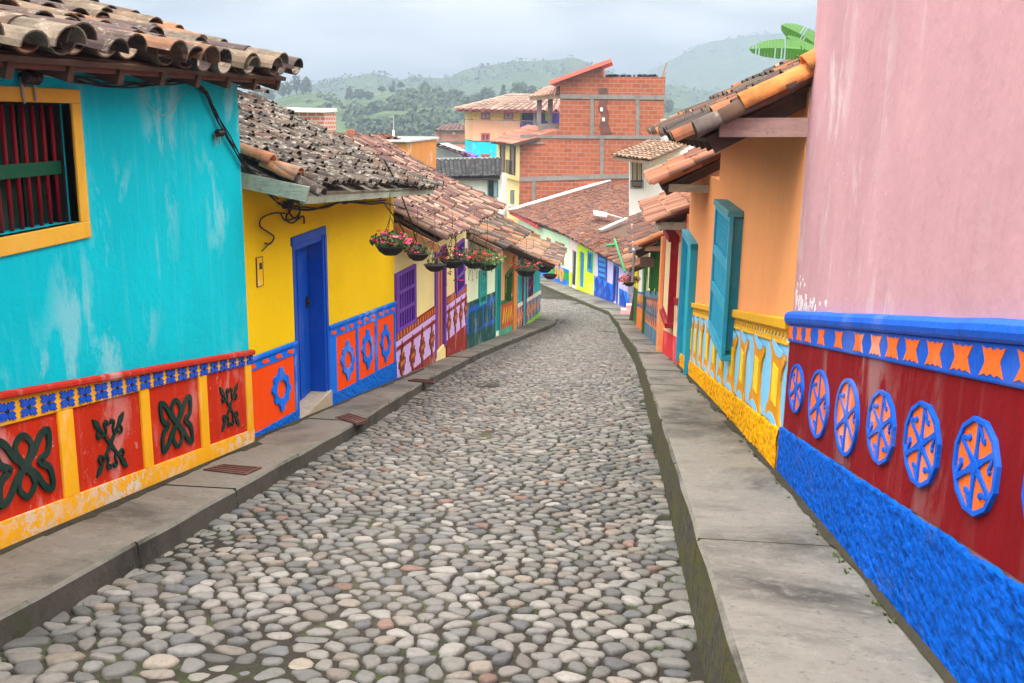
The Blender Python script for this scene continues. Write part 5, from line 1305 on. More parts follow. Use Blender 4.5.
m=MB(); m.tube([V((at_y(835,50,9.6).x,9.6,g(9.6))),at_y(832,55,9.6)],[.12,.07],8); m.build('stem',BAN,rt)

# ================================================================== STREET
RLc=[(-4,-2.62),(3.6,-2.58),(10,-2.67),(15,-2.88),(21,-2.92),(30,-2.7),(38,-2.45),(41,-2.6),(44,-4.0),(47,-7),(52,-11),(60,-15),(70,-20)]
RRc=[(-4,.44),(18,.44),(24,.30),(30,.12),(38,0),(44.5,-.45),(49,-1.95),(53,-3.3),(61.7,-6.1),(70,-9)]
stn=[]; 
Lpath=[(-2.62,-4),(-2.58,3.6),(-2.67,10),(-2.88,15),(-2.92,21),(-2.7,30),(-2.45,38),(-2.9,41.2),(-5.2,43.5),(-8.0,48),(-10,54),(-13,62),(-16,70)]
Rpath=[(.44,-4),(.44,3.6),(.44,10),(.44,15),(.40,21),(.12,30),(0,38),(-.2,41.2),(-.45,44.5),(-1.95,49),(-3.3,53),(-6.1,61.7),(-9,70)]
def pathpt(P,t):
    k=min(int(t),len(P)-2); f=t-k; return (lerp(P[k][0],P[k+1][0],f),lerp(P[k][1],P[k+1][1],f))
def road_pt(t,a,dz=0):
    l=pathpt(Lpath,t); r=pathpt(Rpath,t); x=lerp(l[0],r[0],a); y=lerp(l[1],r[1],a)
    return V((x,y,g(y)-.045*(2*a-1)**2+.02+.015*mnoise.noise(V((x*.8,y*.5,0)))+dz))
t_=NT('road_bed'); n1=t_.noise(1.2,6,.65); n2=t_.noise(14,6,.7); n3=t_.noise(90,3,.6)
c_=t_.mix((.022,.019,.014),(.085,.072,.054),t_.ramp(n1,[(.5,0),(.66,1)])); c_=t_.mix(c_,(.045,.04,.033),t_.ramp(n2,[(.5,0),(.75,.8)]))
c_=t_.mix(c_,(.035,.055,.01),t_.ramp(t_.noise(2.4,7,.75),[(.52,0),(.64,.8)]))
BED=t_.done(c_,.9,t_.bump(t_.math('ADD',n2,n3),.5,.02))
t_=NT('cobble_stone'); a_=t_.n.new('ShaderNodeAttribute'); a_.attribute_name='tc'; n1=t_.noise(30,5,.65); n2=t_.noise(9,5,.6); n4=t_.noise(1.4,4,.6)
c_=t_.mix(a_.outputs['Color'],t_.mix(a_.outputs['Color'],(.02,.02,.02),.6),t_.ramp(n1,[(.5,0),(.8,.8)])); c_=t_.mix(c_,(.10,.095,.08),t_.ramp(n2,[(.55,0),(.8,.6)]))
c_=t_.mix(c_,(.05,.06,.025),t_.ramp(t_.noise(3.5,6,.75),[(.62,0),(.78,.3)]))
STONE=t_.done(c_,.7,t_.bump(t_.math('ADD',n1,n2),.6,.012),.25)
mb=MB(); NT_=260; NA=14
tmax=len(Lpath)-1
rows=[]; 
for i in range(NT_+1):
    t=tmax*i/NT_; rows.append([road_pt(t,-.01+1.02*j/NA) for j in range(NA+1)])
vs=[p for r_ in rows for p in r_]; fs=[]
for i in range(NT_):
    for j in range(NA): fs.append((i*(NA+1)+j,i*(NA+1)+j+1,(i+1)*(NA+1)+j+1,(i+1)*(NA+1)+j))
mb.idx(vs,fs,0)
# stones: relaxed Voronoi cells in (metres across, metres along)
def stones():
    rng=random.Random(11)
    sp=.104; out=[]
    y0,y1=1.9,50.
    cells={}; pts=[]
    y=y0; r_=0
    while y<y1:
        l,r=interp([(p[1],p[0]) for p in Lpath],y),interp([(p[1],p[0]) for p in Rpath],y)
        if y>41.2: l=max(l,-7)
        spx=sp*1.12
        n=int((r-l)/spx)
        for k in range(n):
            x=l+(k+.5+(.5 if r_%2 else 0)*.9-.2)*spx+rng.uniform(-.33,.33)*spx
            yy=y+rng.uniform(-.3,.3)*sp
            if l+.03<x<r-.03: pts.append((x,yy))
        y+=sp*.92; r_+=1
    # drop some so neighbours grow larger
    pts=[p for p in pts if rng.random()>.10]
    cs=.22
    for i,p in enumerate(pts): cells.setdefault((int(p[0]//cs),int(p[1]//cs)),[]).append(i)
    def near(i):
        cx,cy=int(pts[i][0]//cs),int(pts[i][1]//cs)
        return [j for a in (-2,-1,0,1,2) for b in (-2,-1,0,1,2) for j in cells.get((cx+a,cy+b),()) if j!=i]
    res=[]
    for i,(x,y) in enumerate(pts):
        poly=[(x-.105,y-.09),(x+.105,y-.09),(x+.105,y+.09),(x-.105,y+.09)]
        nb=sorted(near(i),key=lambda j:(pts[j][0]-x)**2+(pts[j][1]-y)**2)[:12]
        for j in nb:
            dx,dy=pts[j][0]-x,pts[j][1]-y; mx,my=x+dx/2,y+dy/2
            L=math.hypot(dx,dy)
            if L<1e-4: continue
            dx/=L;dy/=L; o=.0065
            q=[];n=len(poly)
            f=[(px-mx)*dx+(py-my)*dy+o for px,py in poly]
            if max(f)<=0: continue
            for k in range(n):
                a,b=poly[k],poly[(k+1)%n]; fa,fb=f[k],f[(k+1)%n]
                if fa<=0: q.append(a)
                if (fa<0<fb) or (fb<0<fa):
                    t=fa/(fa-fb); q.append((lerp(a[0],b[0],t),lerp(a[1],b[1],t)))
            poly=q
            if len(poly)<3: break
        if len(poly)<3: continue
        res.append(poly)
    return res
PALS=[(.26,.255,.235),(.30,.29,.265),(.34,.33,.30),(.24,.24,.225),(.28,.27,.25),(.38,.365,.33),(.30,.30,.29),(.25,.25,.24),(.36,.345,.31),(.19,.20,.215),(.40,.38,.345),(.27,.25,.225),(.33,.285,.245),(.17,.17,.165),(.31,.31,.295),(.24,.24,.235),(.44,.42,.39),(.22,.22,.215)]
sv=[];sf=[];scol=[]
nst=0
for poly in stones():
    cx=sum(p[0] for p in poly)/len(poly); cy=sum(p[1] for p in poly)/len(poly)
    far=cy>16
    # Chaikin corner cutting
    it=1
    P=poly
    # merge short edges
    Q=[P[0]]
    for p in P[1:]:
        if math.hypot(p[0]-Q[-1][0],p[1]-Q[-1][1])>.022: Q.append(p)
    P=Q if len(Q)>=3 else P
    for _ in range(it):
        P=[q for k in range(len(P)) for q in ((lerp(P[k][0],P[(k+1)%len(P)][0],.27),lerp(P[k][1],P[(k+1)%len(P)][1],.27)),(lerp(P[k][0],P[(k+1)%len(P)][0],.73),lerp(P[k][1],P[(k+1)%len(P)][1],.73)))]
    n=len(P)
    k_=random.uniform(.88,1.02); h=random.uniform(.013,.026); tx,ty=(R()-.5)*.13,(R()-.5)*.13
    l,r=interp([(p[1],p[0]) for p in Lpath],cy),interp([(p[1],p[0]) for p in Rpath],cy); a=(cx-l)/(r-l)
    sunk=mnoise.noise(V((cx*1.1,cy*.5,7.)))
    zb=g(cy)-.045*(2*a-1)**2+.02+.015*mnoise.noise(V((cx*.8,cy*.5,0)))
    off=-max(0,sunk-.28)*.05
    if sunk>.6 and R()<.4: continue
    rings=[(1.0,-.1),(.99,.4),(.88,.85),(.62,1.0)] if not far else [(1.0,-.05),(.9,.6),(.55,1.0)]
    base=len(sv)
    ww=[random.uniform(.88,1.07) for _ in range(n)]
    for (s_,hh) in rings:
        for i,(x,y) in enumerate(P):
            xx=cx+(x-cx)*k_*s_*ww[i]; yy=cy+(y-cy)*k_*s_*ww[i]
            sv.append((xx,yy,zb-SL*0-(yy-cy)*(g(cy)-g(cy+.01))/.01+h*hh+off+((xx-cx)*tx+(yy-cy)*ty)*(hh>.3)))
    sv.append((cx,cy,zb+h*1.06+off))
    c=random.choice(PALS); q_=random.uniform(.8,1.2)
    if R()<.015: c=(.34,.20,.15)
    if R()<.03: c=(.40,.34,.27)
    gy=sum(c)/3; c=tuple(lerp(gy,v,.75)*q_*.52 for v in c)
    nr_=len(rings)
    for ri in range(nr_-1):
        for i in range(n):
            j=(i+1)%n; sf.append((base+ri*n+i,base+ri*n+j,base+(ri+1)*n+j,base+(ri+1)*n+i)); scol.append(c)
    top=base+nr_*n
    for i in range(n): sf.append((base+(nr_-1)*n+i,base+(nr_-1)*n+(i+1)%n,top)); scol.append(c)
    nst+=1
i0=len(mb.v); mb.v+=sv; mb.f+=[tuple(i0+k for k in f) for f in sf]; mb.m+=[1]*len(sf); mb.c+=scol
road=struct(mb.build('road',[BED,STONE],None,smooth=True,col=True,fix=False))

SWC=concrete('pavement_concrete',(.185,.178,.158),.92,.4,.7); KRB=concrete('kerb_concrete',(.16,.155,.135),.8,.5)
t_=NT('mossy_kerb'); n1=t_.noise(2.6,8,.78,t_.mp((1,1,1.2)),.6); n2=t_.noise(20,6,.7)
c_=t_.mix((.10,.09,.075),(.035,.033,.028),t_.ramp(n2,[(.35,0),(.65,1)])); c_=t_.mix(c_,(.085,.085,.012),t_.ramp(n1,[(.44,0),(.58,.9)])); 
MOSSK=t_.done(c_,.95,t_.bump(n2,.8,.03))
def pavement(name,outer,inner,hts,slab_len,joints_seed,label_mats):
    """outer / inner : tables y->x ; slabs with narrow joints; face towards the road is the kerb"""
    rng=random.Random(joints_seed); mb=MB(); ys=[-4]
    while ys[-1]<outer[-1][0]: ys.append(ys[-1]+slab_len*rng.uniform(.8,1.25))
    ys[-1]=outer[-1][0]
    for a,b in zip(ys,ys[1:]):
        n=max(2,int((b-a)/.4)); dz=rng.uniform(-.008,.008); a2,b2=a+.006,b-.006
        for k in range(n):
            p,q=lerp(a2,b2,k/n),lerp(a2,b2,(k+1)/n)
            xo0,xo1,xi0,xi1=interp(outer,p),interp(outer,q),interp(inner,p),interp(inner,q)
            z0,z1=g(p)+interp(hts,p)+dz,g(q)+interp(hts,q)+dz
            s=1 if xi0>xo0 else -1; bv=.018
            w=.006*math.sin(p*5); w1=.006*math.sin(q*5)
            mb.idx([(xo0+s*bv,p,z0),(xo1+s*bv,q,z1),(xi1,q,z1),(xi0,p,z0)],[(0,1,2,3)],0)
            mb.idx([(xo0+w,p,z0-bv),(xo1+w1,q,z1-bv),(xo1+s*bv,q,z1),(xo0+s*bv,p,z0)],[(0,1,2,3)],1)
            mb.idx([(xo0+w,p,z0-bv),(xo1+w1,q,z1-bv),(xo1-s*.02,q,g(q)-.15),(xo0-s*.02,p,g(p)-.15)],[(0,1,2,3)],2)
        for yy in (a2,b2):
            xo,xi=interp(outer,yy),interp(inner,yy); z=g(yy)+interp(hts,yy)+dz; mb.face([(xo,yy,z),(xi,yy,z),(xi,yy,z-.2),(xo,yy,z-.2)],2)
    return struct(mb.build(name,label_mats,None,fix=False))
inv=lambda P:[(p[1],p[0]) for p in P]
Lout=[(-4,-2.62),(3.6,-2.58),(10,-2.67),(15,-2.88),(21,-2.92),(30,-2.7),(38,-2.45),(40.5,-2.55),(41.9,-3.2),(42.6,-4.6)]
Lin=[(-4,-3.3),(41,-3.45),(41.9,-3.9),(42.6,-6.5)]
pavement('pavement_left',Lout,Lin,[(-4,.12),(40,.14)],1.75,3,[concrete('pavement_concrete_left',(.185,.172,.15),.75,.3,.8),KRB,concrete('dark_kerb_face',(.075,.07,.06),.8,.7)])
Rout=inv(Rpath); Rin=[(-4,1.25),(16,1.2),(30,.95),(42,.75),(45.5,.6),(62,-4.7),(70,-7.5)]
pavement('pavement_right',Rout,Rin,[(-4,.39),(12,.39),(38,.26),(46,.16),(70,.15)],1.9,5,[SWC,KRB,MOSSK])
# joint filler / bed below the pavements
mb=MB()
for (o_,i_,h_) in ((Lout,Lin,.10),(Rout,Rin,.13)):
    n=90; y0,y1=-4,o_[-1][0]-.3
    for k in range(n):
        p,q=lerp(y0,y1,k/n),lerp(y0,y1,(k+1)/n); hh=(lambda y:interp([(-4,.37),(12,.37),(38,.23),(46,.13),(70,.12)],y)) if h_>.12 else (lambda y:.10)
        s=1 if interp(i_,p)>interp(o_,p) else -1
        mb.face([(interp(o_,p)+s*.03,p,g(p)+hh(p)),(interp(o_,q)+s*.03,q,g(q)+hh(q)),(interp(i_,q),q,g(q)+hh(q)),(interp(i_,p),p,g(p)+hh(p))])
struct(mb.build('pavement_bed',flat('joint_soil',(.06,.055,.035),.95),None,fix=False))
# drain covers
RUST=paint('rusty_iron_cover',(.11,.05,.04),.75,.5,.2)
def onpave(px,py,h=.13):
    d=ray(px,py); t=(h-CO.z)/(d.z+SL*d.y); return CO+d*t
for (quad,l) in (([(203,469),(222,464),(262,467),(246,474)],'rusty brown iron cover in the pavement below the turquoise wall'),([(335,417),(349,413),(369,419),(356,423)],'small dark purple iron cover in the pavement past the blue door'),([(408,380),(414,378.5),(437,380.5),(434,382.5)],'farthest small purple iron cover in the pavement by the cream house')):
    q=[onpave(px,py,.142) for px,py in quad]; c=sum(q,V((0,0,0)))/4
    q=[c+(p-c) for p in q]
    t=thing('drain_cover',l,'drain cover',tuple(c),'drain covers along the left pavement')
    m=MB(); m.prism([p-V((0,0,.03)) for p in q],q); m.build('cover_plate',RUST,t)
    m=MB(); 
    for k in range(4):
        a=q[0].lerp(q[1],(k+.5)/4)*1; b=q[3].lerp(q[2],(k+.5)/4); m.beam(a.lerp(b,.08)+V((0,0,.003)),a.lerp(b,.92)+V((0,0,.003)),.012,.006)
    m.build('cover_ribs',RUST,t)
# pink block and leaning board at the end of the right pavement
def rp(px,py): # point on right pavement
    d=ray(px,py); best=None
    t=10
    while t<60:
        p=CO+d*t
        if p.z<=g(p.y)+interp([(12,.39),(38,.26)],p.y): return p
        t+=.02
    return CO+d*40
p=rp(627,312.5)
t=thing('step_block','small pale pink stepped block on the far end of the right pavement','step',tuple(p))
m=MB(); m.box((p.x-.28,p.y-.25,p.z-.05),(p.x+.25,p.y+.25,p.z+.16)); m.build('lower_step',plaster('pale_pink_block',srgb(232,180,190)),t,bevel=.02)
m=MB(); m.box((p.x-.05,p.y-.2,p.z+.165),(p.x+.3,p.y+.3,p.z+.36)); m.build('upper_step',plaster('pale_pink_block',srgb(232,180,190)),t,bevel=.02)
p=rp(631.5,320)
m=MB(); m.beam(p+V((0,0,-.02)),p+V((.16,.1,1.25)),.2,.05,up=(0,1,0)); tag(m.build('leaning_board',wood('dark_brown_board',(.12,.06,.04))),'dark brown board leaning on the wall at the far end of the right pavement','board')
# soil and dirt gathered where the pavements meet the walls
DIRT=concrete('soil_line',(.04,.036,.022),.5,.9); mb=MB()
for (xa,side,hh) in ((lambda y:-3.165 if y<8.2 else -3.25,1,.126),(lambda y:interp([(0,1.125),(6.7,1.12),(16,1.0)],y),-1,.396)):
    y=1.5
    while y<16:
        y2=y+.09; f=lambda q:max(.006,.03+.05*mnoise.noise(V((q*1.3,side*9,0)))+.025*mnoise.noise(V((q*7,side*3,0))))
        hz=lambda q:g(q)+(hh if side>0 else interp([(12,.398),(38,.27)],q)) + .012
        mb.face([(xa(y),y,hz(y)+.012),(xa(y2),y2,hz(y2)+.012),(xa(y2)+side*f(y2),y2,hz(y2)-.014),(xa(y)+side*f(y),y,hz(y)-.014)])
        y=y2
struct(mb.build('pavement_dirt',DIRT,None,fix=False))
# moss and grass tufts
GR=flat('moss_grass',(.05,.085,.014),.8)
mb=MB(); rng=random.Random(5)
def tuft(x,y,z,s,n=9):
    for _ in range(n):
        a=rng.random()*6.28; l=s*rng.uniform(.5,1.2); dx,dy=math.cos(a),math.sin(a); w=.004+.003*rng.random()
        bx_,by_=x+dx*s*.3*rng.random(),y+dy*s*.3*rng.random()
        mb.face([(bx_-dy*w,by_+dx*w,z),(bx_+dy*w,by_-dx*w,z),(bx_+dx*l*.6,by_+dy*l*.6,z+l*rng.uniform(.3,.9))])
for _ in range(1500):
    y=rng.random()**1.5*30+2.0; s=rng.choice((0,1,1,2,3))
    cl=mnoise.noise(V((y*1.7,s*9.,0)))
    if cl<.02 and s!=4: continue
    if s==0: x=interp(Lout,y)+.03+rng.random()*.06; z=g(y)-.02
    elif s==1: x=interp(Rout,y)-.03-rng.random()*.06; z=g(y)-.02
    elif s==2: x=-3.17+rng.random()*.03 ; z=g(y)+.11
    else: x=interp([(0,1.10),(7,1.085),(16,.97)],y)-rng.random()*.03; z=g(y)+.385
    tuft(x,y,z,.012+.02*rng.random())
for _ in range(1500):
    y=rng.random()**1.3*18+2.; x=interp(Lout,y)+rng.random()*(interp(Rout,y)-interp(Lout,y))
    if mnoise.noise(V((x*1.2,y*1.2,4)))<.22: continue
    tuft(x,y,g(y)+.0,.02,6)
tag(mb.build('grass_tufts',GR,None,fix=False),'tiny green grass and moss tufts along the kerbs and between the cobbles','grass',kind='stuff')

# ================================================================== HANGING BASKETS
POT=flat('coir_black',(.02,.018,.016),.8); LEAF=flat('leaf_green',(.035,.09,.015),.6); LEAFD=flat('leaf_dark',(.05,.07,.03),.7)
def flower_mat(n,c): return flat(n,c,.6)
FP=flower_mat('pink_petals',(.75,.05,.17)); FRD=flower_mat('red_petals',(.72,.03,.04)); FLP=flower_mat('light_pink_petals',(.85,.35,.42))
def basket(pos,rad,label,leaf,flow,spread,nl,nf,trail,hang,seed,group='flower baskets hanging from the eaves',potmat=None):
    rng=random.Random(seed); x,y,z=pos
    t=thing('hanging_basket',label,'hanging basket',(x,y,z),group)
    m=MB(); prof=[(0,-.62),(.45,-.55),(.8,-.3),(.98,0),(1.03,.04),(.95,.05),(.85,-.05),(0,-.1)]
    m.lathe((x,y,z),[(r*rad,h*rad) for r,h in prof],16); m.build('bowl',potmat or POT,t,smooth=True)
    m=MB(); top=V((x,y,z+hang))
    for k in range(3):
        a=k*2.1+.4; m.tube([V((x+rad*math.cos(a),y+rad*math.sin(a),z)),V((x,y,z+hang*.55)),top],.004,4)
    m.build('hanging_wires',IRON,t)
    if nl:
        m=MB(); pts=[]
        for _ in range(nl):
            a=rng.random()*6.28; rr=spread*rng.random()**.6; h=rng.uniform(.0,1.)*spread*.8*(1-rr/spread*.5)
            tra=rng.random()<trail*.35
            if tra: h=-rng.random()*spread*1.3; rr=rad*1.05+rng.random()*.03
            c=V((x+rr*math.cos(a),y+rr*math.sin(a),z+h+.02)); pts.append(c)
            if tra: m.tube([V((x+rad*.9*math.cos(a),y+rad*.9*math.sin(a),z+.05)),V((x+rad*1.1*math.cos(a),y+rad*1.1*math.sin(a),z)),c],.003,3)
            s=rng.uniform(.018,.038); u=V((rng.uniform(-1,1),rng.uniform(-1,1),rng.uniform(-1,1))).normalized(); v=u.orthogonal().normalized()
            m.face([c-u*s,c+v*s*.6,c+u*s,c-v*s*.6])
            if rng.random()<.12: m.tube([V((x,y,z)),V((x,y,z)).lerp(c,.6)+V((0,0,.03)),c],.003,3)
        m.build('foliage',leaf,t)
    if nf:
        m=MB()
        for _ in range(int(nf*1.3)):
            c=rng.choice(pts)+V((rng.uniform(-.03,.03),rng.uniform(-.03,.03),rng.uniform(0,.05)))
            for q in range(5):
                a=q*1.257+rng.random(); s=.030+.012*rng.random(); u=V((math.cos(a),math.sin(a),rng.uniform(-.3,.5))).normalized(); v=u.orthogonal().normalized()
                m.face([c,c+u*s*.6+v*s*.4,c+u*s,c+u*s*.6-v*s*.4],0 if rng.random()<.9 else 1)
        m.build('flowers',[flow,FLP],t)
    return t
def xb(px,py,X=-2.62): p=at_x(px,py,X); return (p.x,p.y,p.z)
basket(xb(390.5,247),.165,'black basket with the largest bush of pink flowers in front of the yellow wall',LEAF,FP,.23,210,34,0,.62,1)
basket(xb(418,254),.15,'black basket with sparse dark leaves, second from the yellow wall',LEAFD,FP,.18,90,5,.05,.6,2)
basket(xb(435,265),.16,'nearly bare wide black basket hung before the purple plank door',LEAFD,FP,.12,25,0,.0,.75,3)
basket(xb(452.5,261),.19,'mossy basket with trailing stems before the second purple shutter',LEAFD,FRD,.32,130,18,.35,.75,4)
basket(xb(474,262),.2,'basket of crimson flowers in front of the mint house, beside the leafy green one',LEAF,FRD,.32,210,38,.2,.9,5)
basket(xb(487,264),.22,'basket bushy with bright green leaves in front of the mint house',flat('leaf_bright',(.08,.22,.03),.6),FRD,.36,300,18,.15,.9,6)
basket(xb(526,270),.30,'basket of red flowers hanging before the cyan house',LEAF,FRD,.38,180,45,.05,.9,7)
basket(xb(533,264),.28,'basket of pale red flowers just behind the red one at the cyan house',LEAF,FP,.34,140,25,.05,.8,8)
basket(xb(544.5,268),.28,'empty black round pot hanging at the end of the left eave',POT,FP,.1,0,0,0,.8,9)
basket(xb(550,275),.28,'empty maroon round pot hanging lowest at the end of the left eave',POT,FP,.1,0,0,0,1.,10,potmat=flat('maroon_pot',(.10,.03,.03),.6))
pb=at_x(629,283,.27)
basket((pb.x,pb.y,pb.z),.17,'basket of red flowers hanging under the right hand eaves',LEAF,FRD,.33,260,80,.1,.75,11)
t=thing('green_bracket','slanting green pole with a short crossbar above the red flower basket','bracket',tuple(at_y(620,262,27)))
m=MB(); m.tube([at_y(614.5,239,27),at_y(625,272,26)],.03,6); m.tube([at_y(607,245.5,27.2),at_y(616,244.5,27)],.045,6); m.build('pole',paint('bracket_green',srgb(60,150,100),.5),t)
# wires hanging between the baskets and eave tips
t=thing('street_wires','loose black wires looping along the left eaves from the cream house to the cyan house','cable',(-2.7,18,-.2))
m=MB()
for pts,X in (([(384,160),(396,182),(405,205),(411,222),(416,240),(420,247)],-2.75),([(384,203),(398,222),(412,243),(424,243),(434,240)],-2.75),([(449,232),(452,238),(457,235),(455,228),(450,230)],-2.7),([(452,226),(456,240),(453,255)],-2.65)):
    m.tube([at_x(px,py,X) for px,py in bez(pts,4)],.009,5)
m.build('wires',RUBBER,t)
# ================================================================== TERRAIN, WOODS, SKY
def az_of(px): 
    d=ray(px,113); return math.atan2(d.x,d.y)
def el_of(px,py):
    d=ray(px,py); return d.z/math.hypot(d.x,d.y)
C1=[(-400,90),(-100,92),(60,110),(200,118),(240,117),(265,107),(278,99),(300,93.5),(325,93),(340,98),(353,100),(372,99),(380,95),(395,91.5),(430,92.5),(448,95),(470,100),(520,104),(560,106),(620,108),(700,108),(900,104),(1300,100)]
C2=[(-400,95),(-100,100),(150,98),(240,93),(262,88),(290,85),(320,83),(345,78),(368,74),(385,76),(400,80),(415,76.5),(430,77.5),(448,79),(462,72),(478,67),(500,63),(520,61),(545,60),(575,60),(600,68),(625,76),(660,84),(700,90),(800,95),(1300,100)]
C3=[(-400,70),(0,88),(200,92),(330,95),(520,92),(600,88),(628,78),(645,73),(665,62),(690,48),(705,42),(730,38),(765,34),(800,30),(825,27),(860,20),(1000,14),(1300,30)]
T1=[(az_of(x),el_of(x,y)) for x,y in C1]; T2=[(az_of(x),el_of(x,y)) for x,y in C2]; T3=[(az_of(x),el_of(x,y)) for x,y in C3]
R1,R2,R3=430.,800.,1300.
def terr(az,r):
    x,y=r*math.sin(az),r*math.cos(az)
    fl=interp([(0,0),(60,0),(120,-9.9),(190,-10),(250,-5.5),(300,-3.8)],r)
    front=abs(az)<1.3
    base=g(y) if y>-30 else g(-30)
    near=base-.75
    z1=CAMH+interp(T1,az)*R1; z2=CAMH+interp(T2,az)*R2; z3=CAMH+interp(T3,az)*R3
    n=mnoise.noise(V((x*.02,y*.02,0)))*3; n2=mnoise.noise(V((x*.035,y*.035,3)))
    if r<110: 
        z=near if r<70 else lerp(near,-10.5 if front else near,(r-70)/40)
    elif r<210: z=-10.5 if front else near
    elif r<300: z=lerp(-10.5 if front else near,-4.3,(r-210)/90)
    elif r<R1: 
        t=(r-300)/(R1-300); z=lerp(-4.3,z1,t**.8)+n*.5*math.sin(math.pi*t)
    elif r<560: t=(r-R1)/(560-R1); z=lerp(z1,z1-25,math.sin(t*math.pi/2)**2)
    elif r<R2: t=(r-560)/(R2-560); z=lerp(z1-25,z2,t)+n*math.sin(math.pi*t)*2+n2*3*t
    elif r<950: t=(r-R2)/150; z=lerp(z2,z2-45,t)+n2*3*(1-t)
    elif r<R3: t=(r-950)/(R3-950); z=lerp(z2-45,z3,t)+n*4*math.sin(math.pi*t)+n2*5*t
    else: z=lerp(z3,z3-120,min(1,(r-R3)/600))
    return z
rad=[2,5,9,14,20,27,35,44,54,65,78,92,108,125,145,165,190,210,230,250,270,290,300,312,325,340,355,370,385,400,415,R1,445,470,510,560]+[560+i*16 for i in range(1,15)]+[R2,820,860,905,950]+[950+i*25 for i in range(1,14)]+[R3,1330,1380,1500,1650]
rad=sorted(set(rad))
azs=[]; a=-math.pi
while a<math.pi-.001:
    azs.append(a); a+= .004 if -.62<a<.50 else .045
vs=[V((0,0,g(0)-.75))]; fs=[]
n=len(azs)
for r_ in rad:
    for a in azs: vs.append(V((r_*math.sin(a),r_*math.cos(a),terr(a,r_))))
for j in range(n): fs.append((0,1+j,1+(j+1)%n))
for i in range(len(rad)-1):
    for j in range(n): fs.append((1+i*n+j,1+(i+1)*n+j,1+(i+1)*n+(j+1)%n,1+i*n+(j+1)%n))
t_=NT('hill_cover'); n1=t_.noise(.02,5,.6); n2=t_.noise(.12,6,.7); n3=t_.noise(.006,3)
pa=t_.mix((.045,.085,.03),(.08,.125,.045),t_.ramp(n2,[(.35,0),(.65,1)])); fo=t_.mix((.025,.05,.02),(.06,.10,.035),t_.ramp(n2,[(.4,0),(.65,1)]))
sx=t_.n.new('ShaderNodeVectorMath'); sx.operation='LENGTH'; t_.l.new(t_.tc.outputs['Object'],sx.inputs[0])
dist=sx.outputs['Value']
mr=t_.ramp(t_.math('DIVIDE',dist,1000.),[(.45,0),(.56,1)])
c_=t_.mix(t_.mix(pa,fo,t_.ramp(n1,[(.46,0),(.54,1)])),fo,mr)
HILL=t_.done(c_,.95,t_.bump(n2,1,3.0),.1)
mb=MB(); mb.idx(vs,fs); struct(mb.build('terrain',HILL,None,smooth=True,fix=False))
# trees --------------------------------------------------------------
TL=[flat('tree_leaf_a',(.028,.055,.022),.8),flat('tree_leaf_b',(.04,.07,.028),.8)]; BARK=flat('bark',(.07,.055,.04),.9)
def tree(x,y,z,h,w,shape,label,cat='tree',group=None,seed=0,nclump=110,root=None,nl=9):
    rng=random.Random(seed); t=thing('distant_tree',label,'tree',(x,y,z),group)
    m=MB(); m.tube([(x,y,z-1.5),(x+.1,y,z+h*.35),(x,y,z+h*.8)],[h*.03,h*.02,h*.006],6)
    for k in range(6):
        a=rng.random()*6.28; b=V((x,y,z+h*rng.uniform(.3,.65))); e=b+V((math.cos(a)*w*.35,math.sin(a)*w*.35,h*.12)); m.tube([b,e],[h*.01,h*.004],4)
    m.build('trunk',BARK,t)
    m=MB()
    for c_ in range(nclump):
        q=rng.random(); a=rng.random()*6.28
        if shape=='cone': zz=z+h*(.18+.82*q); rr=w*.5*(1-q)**.75*rng.random()**.4
        elif shape=='umbrella': zz=z+h*(.6+.4*q); rr=w*.5*math.sqrt(max(0,1-(q*1.3-.3)**2))*rng.random()**.5
        else: zz=z+h*(.25+.75*q); rr=w*.5*math.sqrt(max(0,1-(2*q-1)**2))**.8*rng.random()**.4
        c=V((x+rr*math.cos(a),y+rr*math.sin(a),zz)); s=w*.12*rng.uniform(.7,1.3)
        for _ in range(nl):
            d=V((rng.gauss(0,1),rng.gauss(0,1),rng.gauss(0,.8)))*s*.6; u=V((rng.uniform(-1,1),rng.uniform(-1,1),rng.uniform(-.6,.6))).normalized(); v=u.orthogonal().normalized(); k=s*rng.uniform(.3,.6)
            m.face([c+d-u*k,c+d+v*k,c+d+u*k,c+d-v*k],0 if rng.random()<.6 else 1)
    m.build('crown',TL,t); return t
def tr(px,pyb,pyt,wpx,r,shape,label,seed,group='trees on the near hill crest'):
    a=az_of(px); d=ray(px,113); x,y=r*math.sin(a),r*math.cos(a); z=terr(a,r)-.3
    k=math.hypot(x,y)/FPX
    dt=ray(px,pyt); zt=CAMH+dt.z/math.hypot(dt.x,dt.y)*r
    h=max(zt-z,3); tree(x,y,z,h,wpx*k*1.05,shape,label,group=group,seed=seed)
